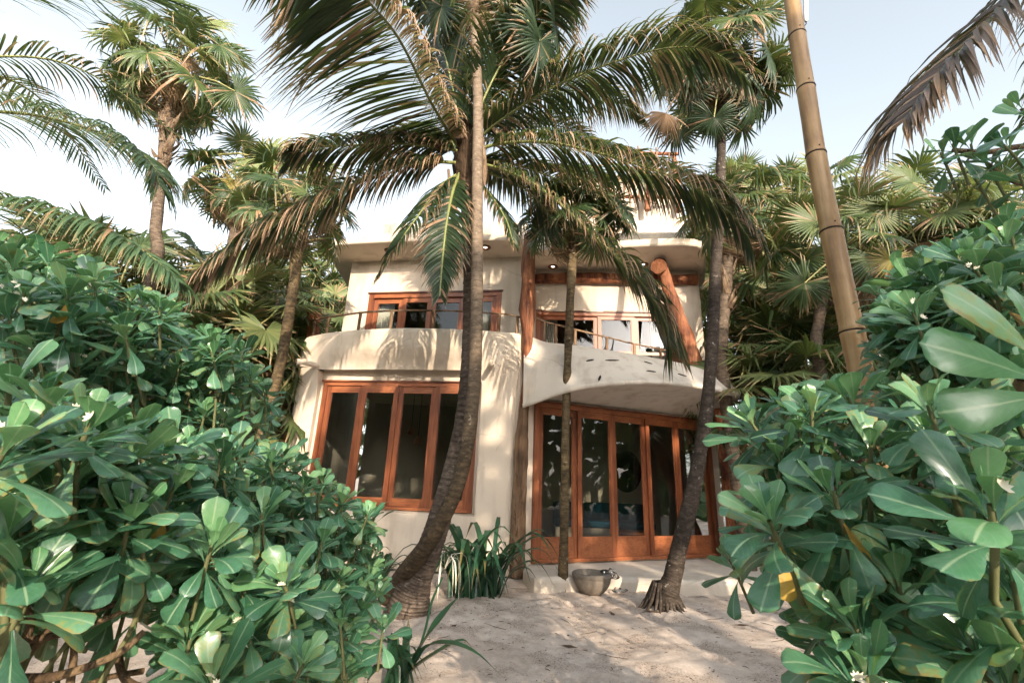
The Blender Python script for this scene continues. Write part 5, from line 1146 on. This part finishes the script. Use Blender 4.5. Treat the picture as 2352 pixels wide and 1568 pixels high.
shrub('leafy sprig of a taller shrub reaching in at the right edge against the sky', bF, [(p, L, n - 6) for p, L, n in H(hF)], 14, yellow=0, flowers=0, axis_bias=V3((-.3, -.3, .9)), limbs=[([bF, V3((4.2, 2.6, 2.6)), ad(2480, 340, 2.9), ad(2352, 336, 2.8), ad(2270, 350, 2.75), ad(2190, 345, 2.7)], .022), ([ad(2480, 420, 2.9), ad(2352, 425, 2.8), ad(2300, 400, 2.75), ad(2270, 375, 2.7)], .012)])
P = thing('naupaka_shrub', 'out-of-focus giant-looking leaves nearest the lens at the right edge', 'shrub', V3((1.35, .4, 0)))
for (x, y, d, L, dx, dz, ux) in [(2400, 850, .84, .25, -.75, .75, .35), (2400, 880, .82, .24, -1.0, .42, -.2), (2390, 870, .88, .20, -.2, 1.0, .5), (2420, 900, .82, .22, -.9, -.1, .1), (2430, 860, .86, .22, .6, .8, .2), (2430, 880, .86, .22, .9, .3, -.1)]:
    dd = (cright * dx + cup * dz - fwd * .1).normalized(); up = (-fwd + cright * ux + cup * .5); up = (up - dd * up.dot(dd)).normalized(); xx = dd.cross(up); Mx = Matrix((xx * L, dd * L, up * L)).transposed().to_4x4(); Mx.translation = ad(x, y, d); inst('leaf', LMN[3], P, Mx)  # paler young-leaf material stands in for a highlight on these leaves
m = MB(); m.tube(catmull([ad(2405, 860, .84), ad(2440, 1000, .86), V3((1.35, .5, .6)), V3((1.35, .4, 0))], 14), .011, 7); m.build('branch', BRANCH, P)

# ================================================================== trees behind the photographer (they shade the garden and show in the panes)
def grape_tree(label, base, cen, rad, n, seed):
    T = thing('sea_grape_tree', label, 'tree', base); rr = random.Random(seed); cen = V3(cen)
    trunk(T, [V3(base) - Z * .1, V3(base).lerp(cen, .4) + V3((.3, .2, 0)), cen], [.3, .2, .1], TRUNK_COCO, 10, 16, .2, 0, seed)
    lf = MB(); cl = []
    for i in range(70):
        d = V3((rr.gauss(0, 1), rr.gauss(0, 1), rr.gauss(0, 1))).normalized() * rr.uniform(.35, 1); cl.append(cen + V3((d.x * rad[0], d.y * rad[1], d.z * rad[2])))
    lm = MB()
    for c in cl[:26]: lm.tube(catmull([V3(base).lerp(cen, .55), V3(base).lerp(cen, .75).lerp(c, .4), c], 8), [.07, .06, .05, .045, .04, .03, .02, .012], 5)
    tag(lm.build('limbs', BRANCH, T), kind='stuff')
    for i in range(n):
        c = rr.choice(cl); p = c + V3((rr.gauss(0, .42), rr.gauss(0, .42), rr.gauss(0, .34))); s = rr.uniform(.09, .155); nn = V3((rr.uniform(-.7, .7), rr.uniform(-.7, .7), 1)).normalized(); a = nn.orthogonal().normalized(); b = nn.cross(a)
        lf.face([lf.add(p + (a * math.cos(k * 1.0472) + b * math.sin(k * 1.0472)) * s + nn * .01 * (k % 2), (.5 + .5 * math.cos(k * 1.0472), .5 + .5 * math.sin(k * 1.0472))) for k in range(6)])
    tag(lf.build('foliage', GRAPE, T), kind='stuff')
for i, (x, y, h, w_) in enumerate([(-9.0, -8.0, 4.4, 'leftmost of the three trees behind the photographer'), (-3.0, -9.5, 4.6, 'middle one of the three trees behind the photographer'), (12.5, -7.0, 4.6, 'rightmost of the three trees behind the photographer')]):
    grape_tree('round-leaved tree, ' + w_, (x, y, 0), (x, y, h * .82), (3.1, 2.0, h * .8), 6000, 20 + i)
# unseen tree belt behind the camera, shaped to shade the house and garden
hb = MB(); rr = random.Random(41)
for i in range(17000):
    g_ = rr.uniform(-R(118), R(118)); q_ = 19 + rr.uniform(-1.6, 1.6); x = q_ * math.sin(g_) * 1.1; y = 3.5 - q_ * math.cos(g_)
    top = (10.0 if abs(g_) < R(62) else lerp(10.0, 6.0, min(1, (abs(g_) - R(62)) / R(30)))) + 1.3 * noise.noise(V3((g_ * 5, 0, 0))) + .9 * noise.noise(V3((g_ * 16, 3, 0)))
    top += lerp(-2.0, 1.6, smooth(2.8, 4.6, x)); z = rr.uniform(0, 1) ** .85 * top; s_ = rr.uniform(.20, .36)  # belt raised on one side to shade the lower wall
    if 1.5 < x < 10 and 4.6 < z < 8.5 and rr.random() < .76: continue  # leaves thinned here to let sun through onto the bushes
    nn = V3((rr.uniform(-.7, .7) - math.sin(g_), math.cos(g_) + rr.uniform(-.4, .4), rr.uniform(0, 1))).normalized(); a = nn.orthogonal().normalized(); b = nn.cross(a); p = V3((x, y, z))
    hb.face([hb.add(p + (a * math.cos(k * 1.0472) + b * math.sin(k * 1.0472)) * s_, (.5 + .5 * math.cos(k * 1.0472), .5 + .5 * math.sin(k * 1.0472))) for k in range(6)])
tag(hb.build('shade_tree_belt', GRAPE), 'unseen belt of trees far behind the photographer, shaped to cast shade', 'trees', kind='stuff')
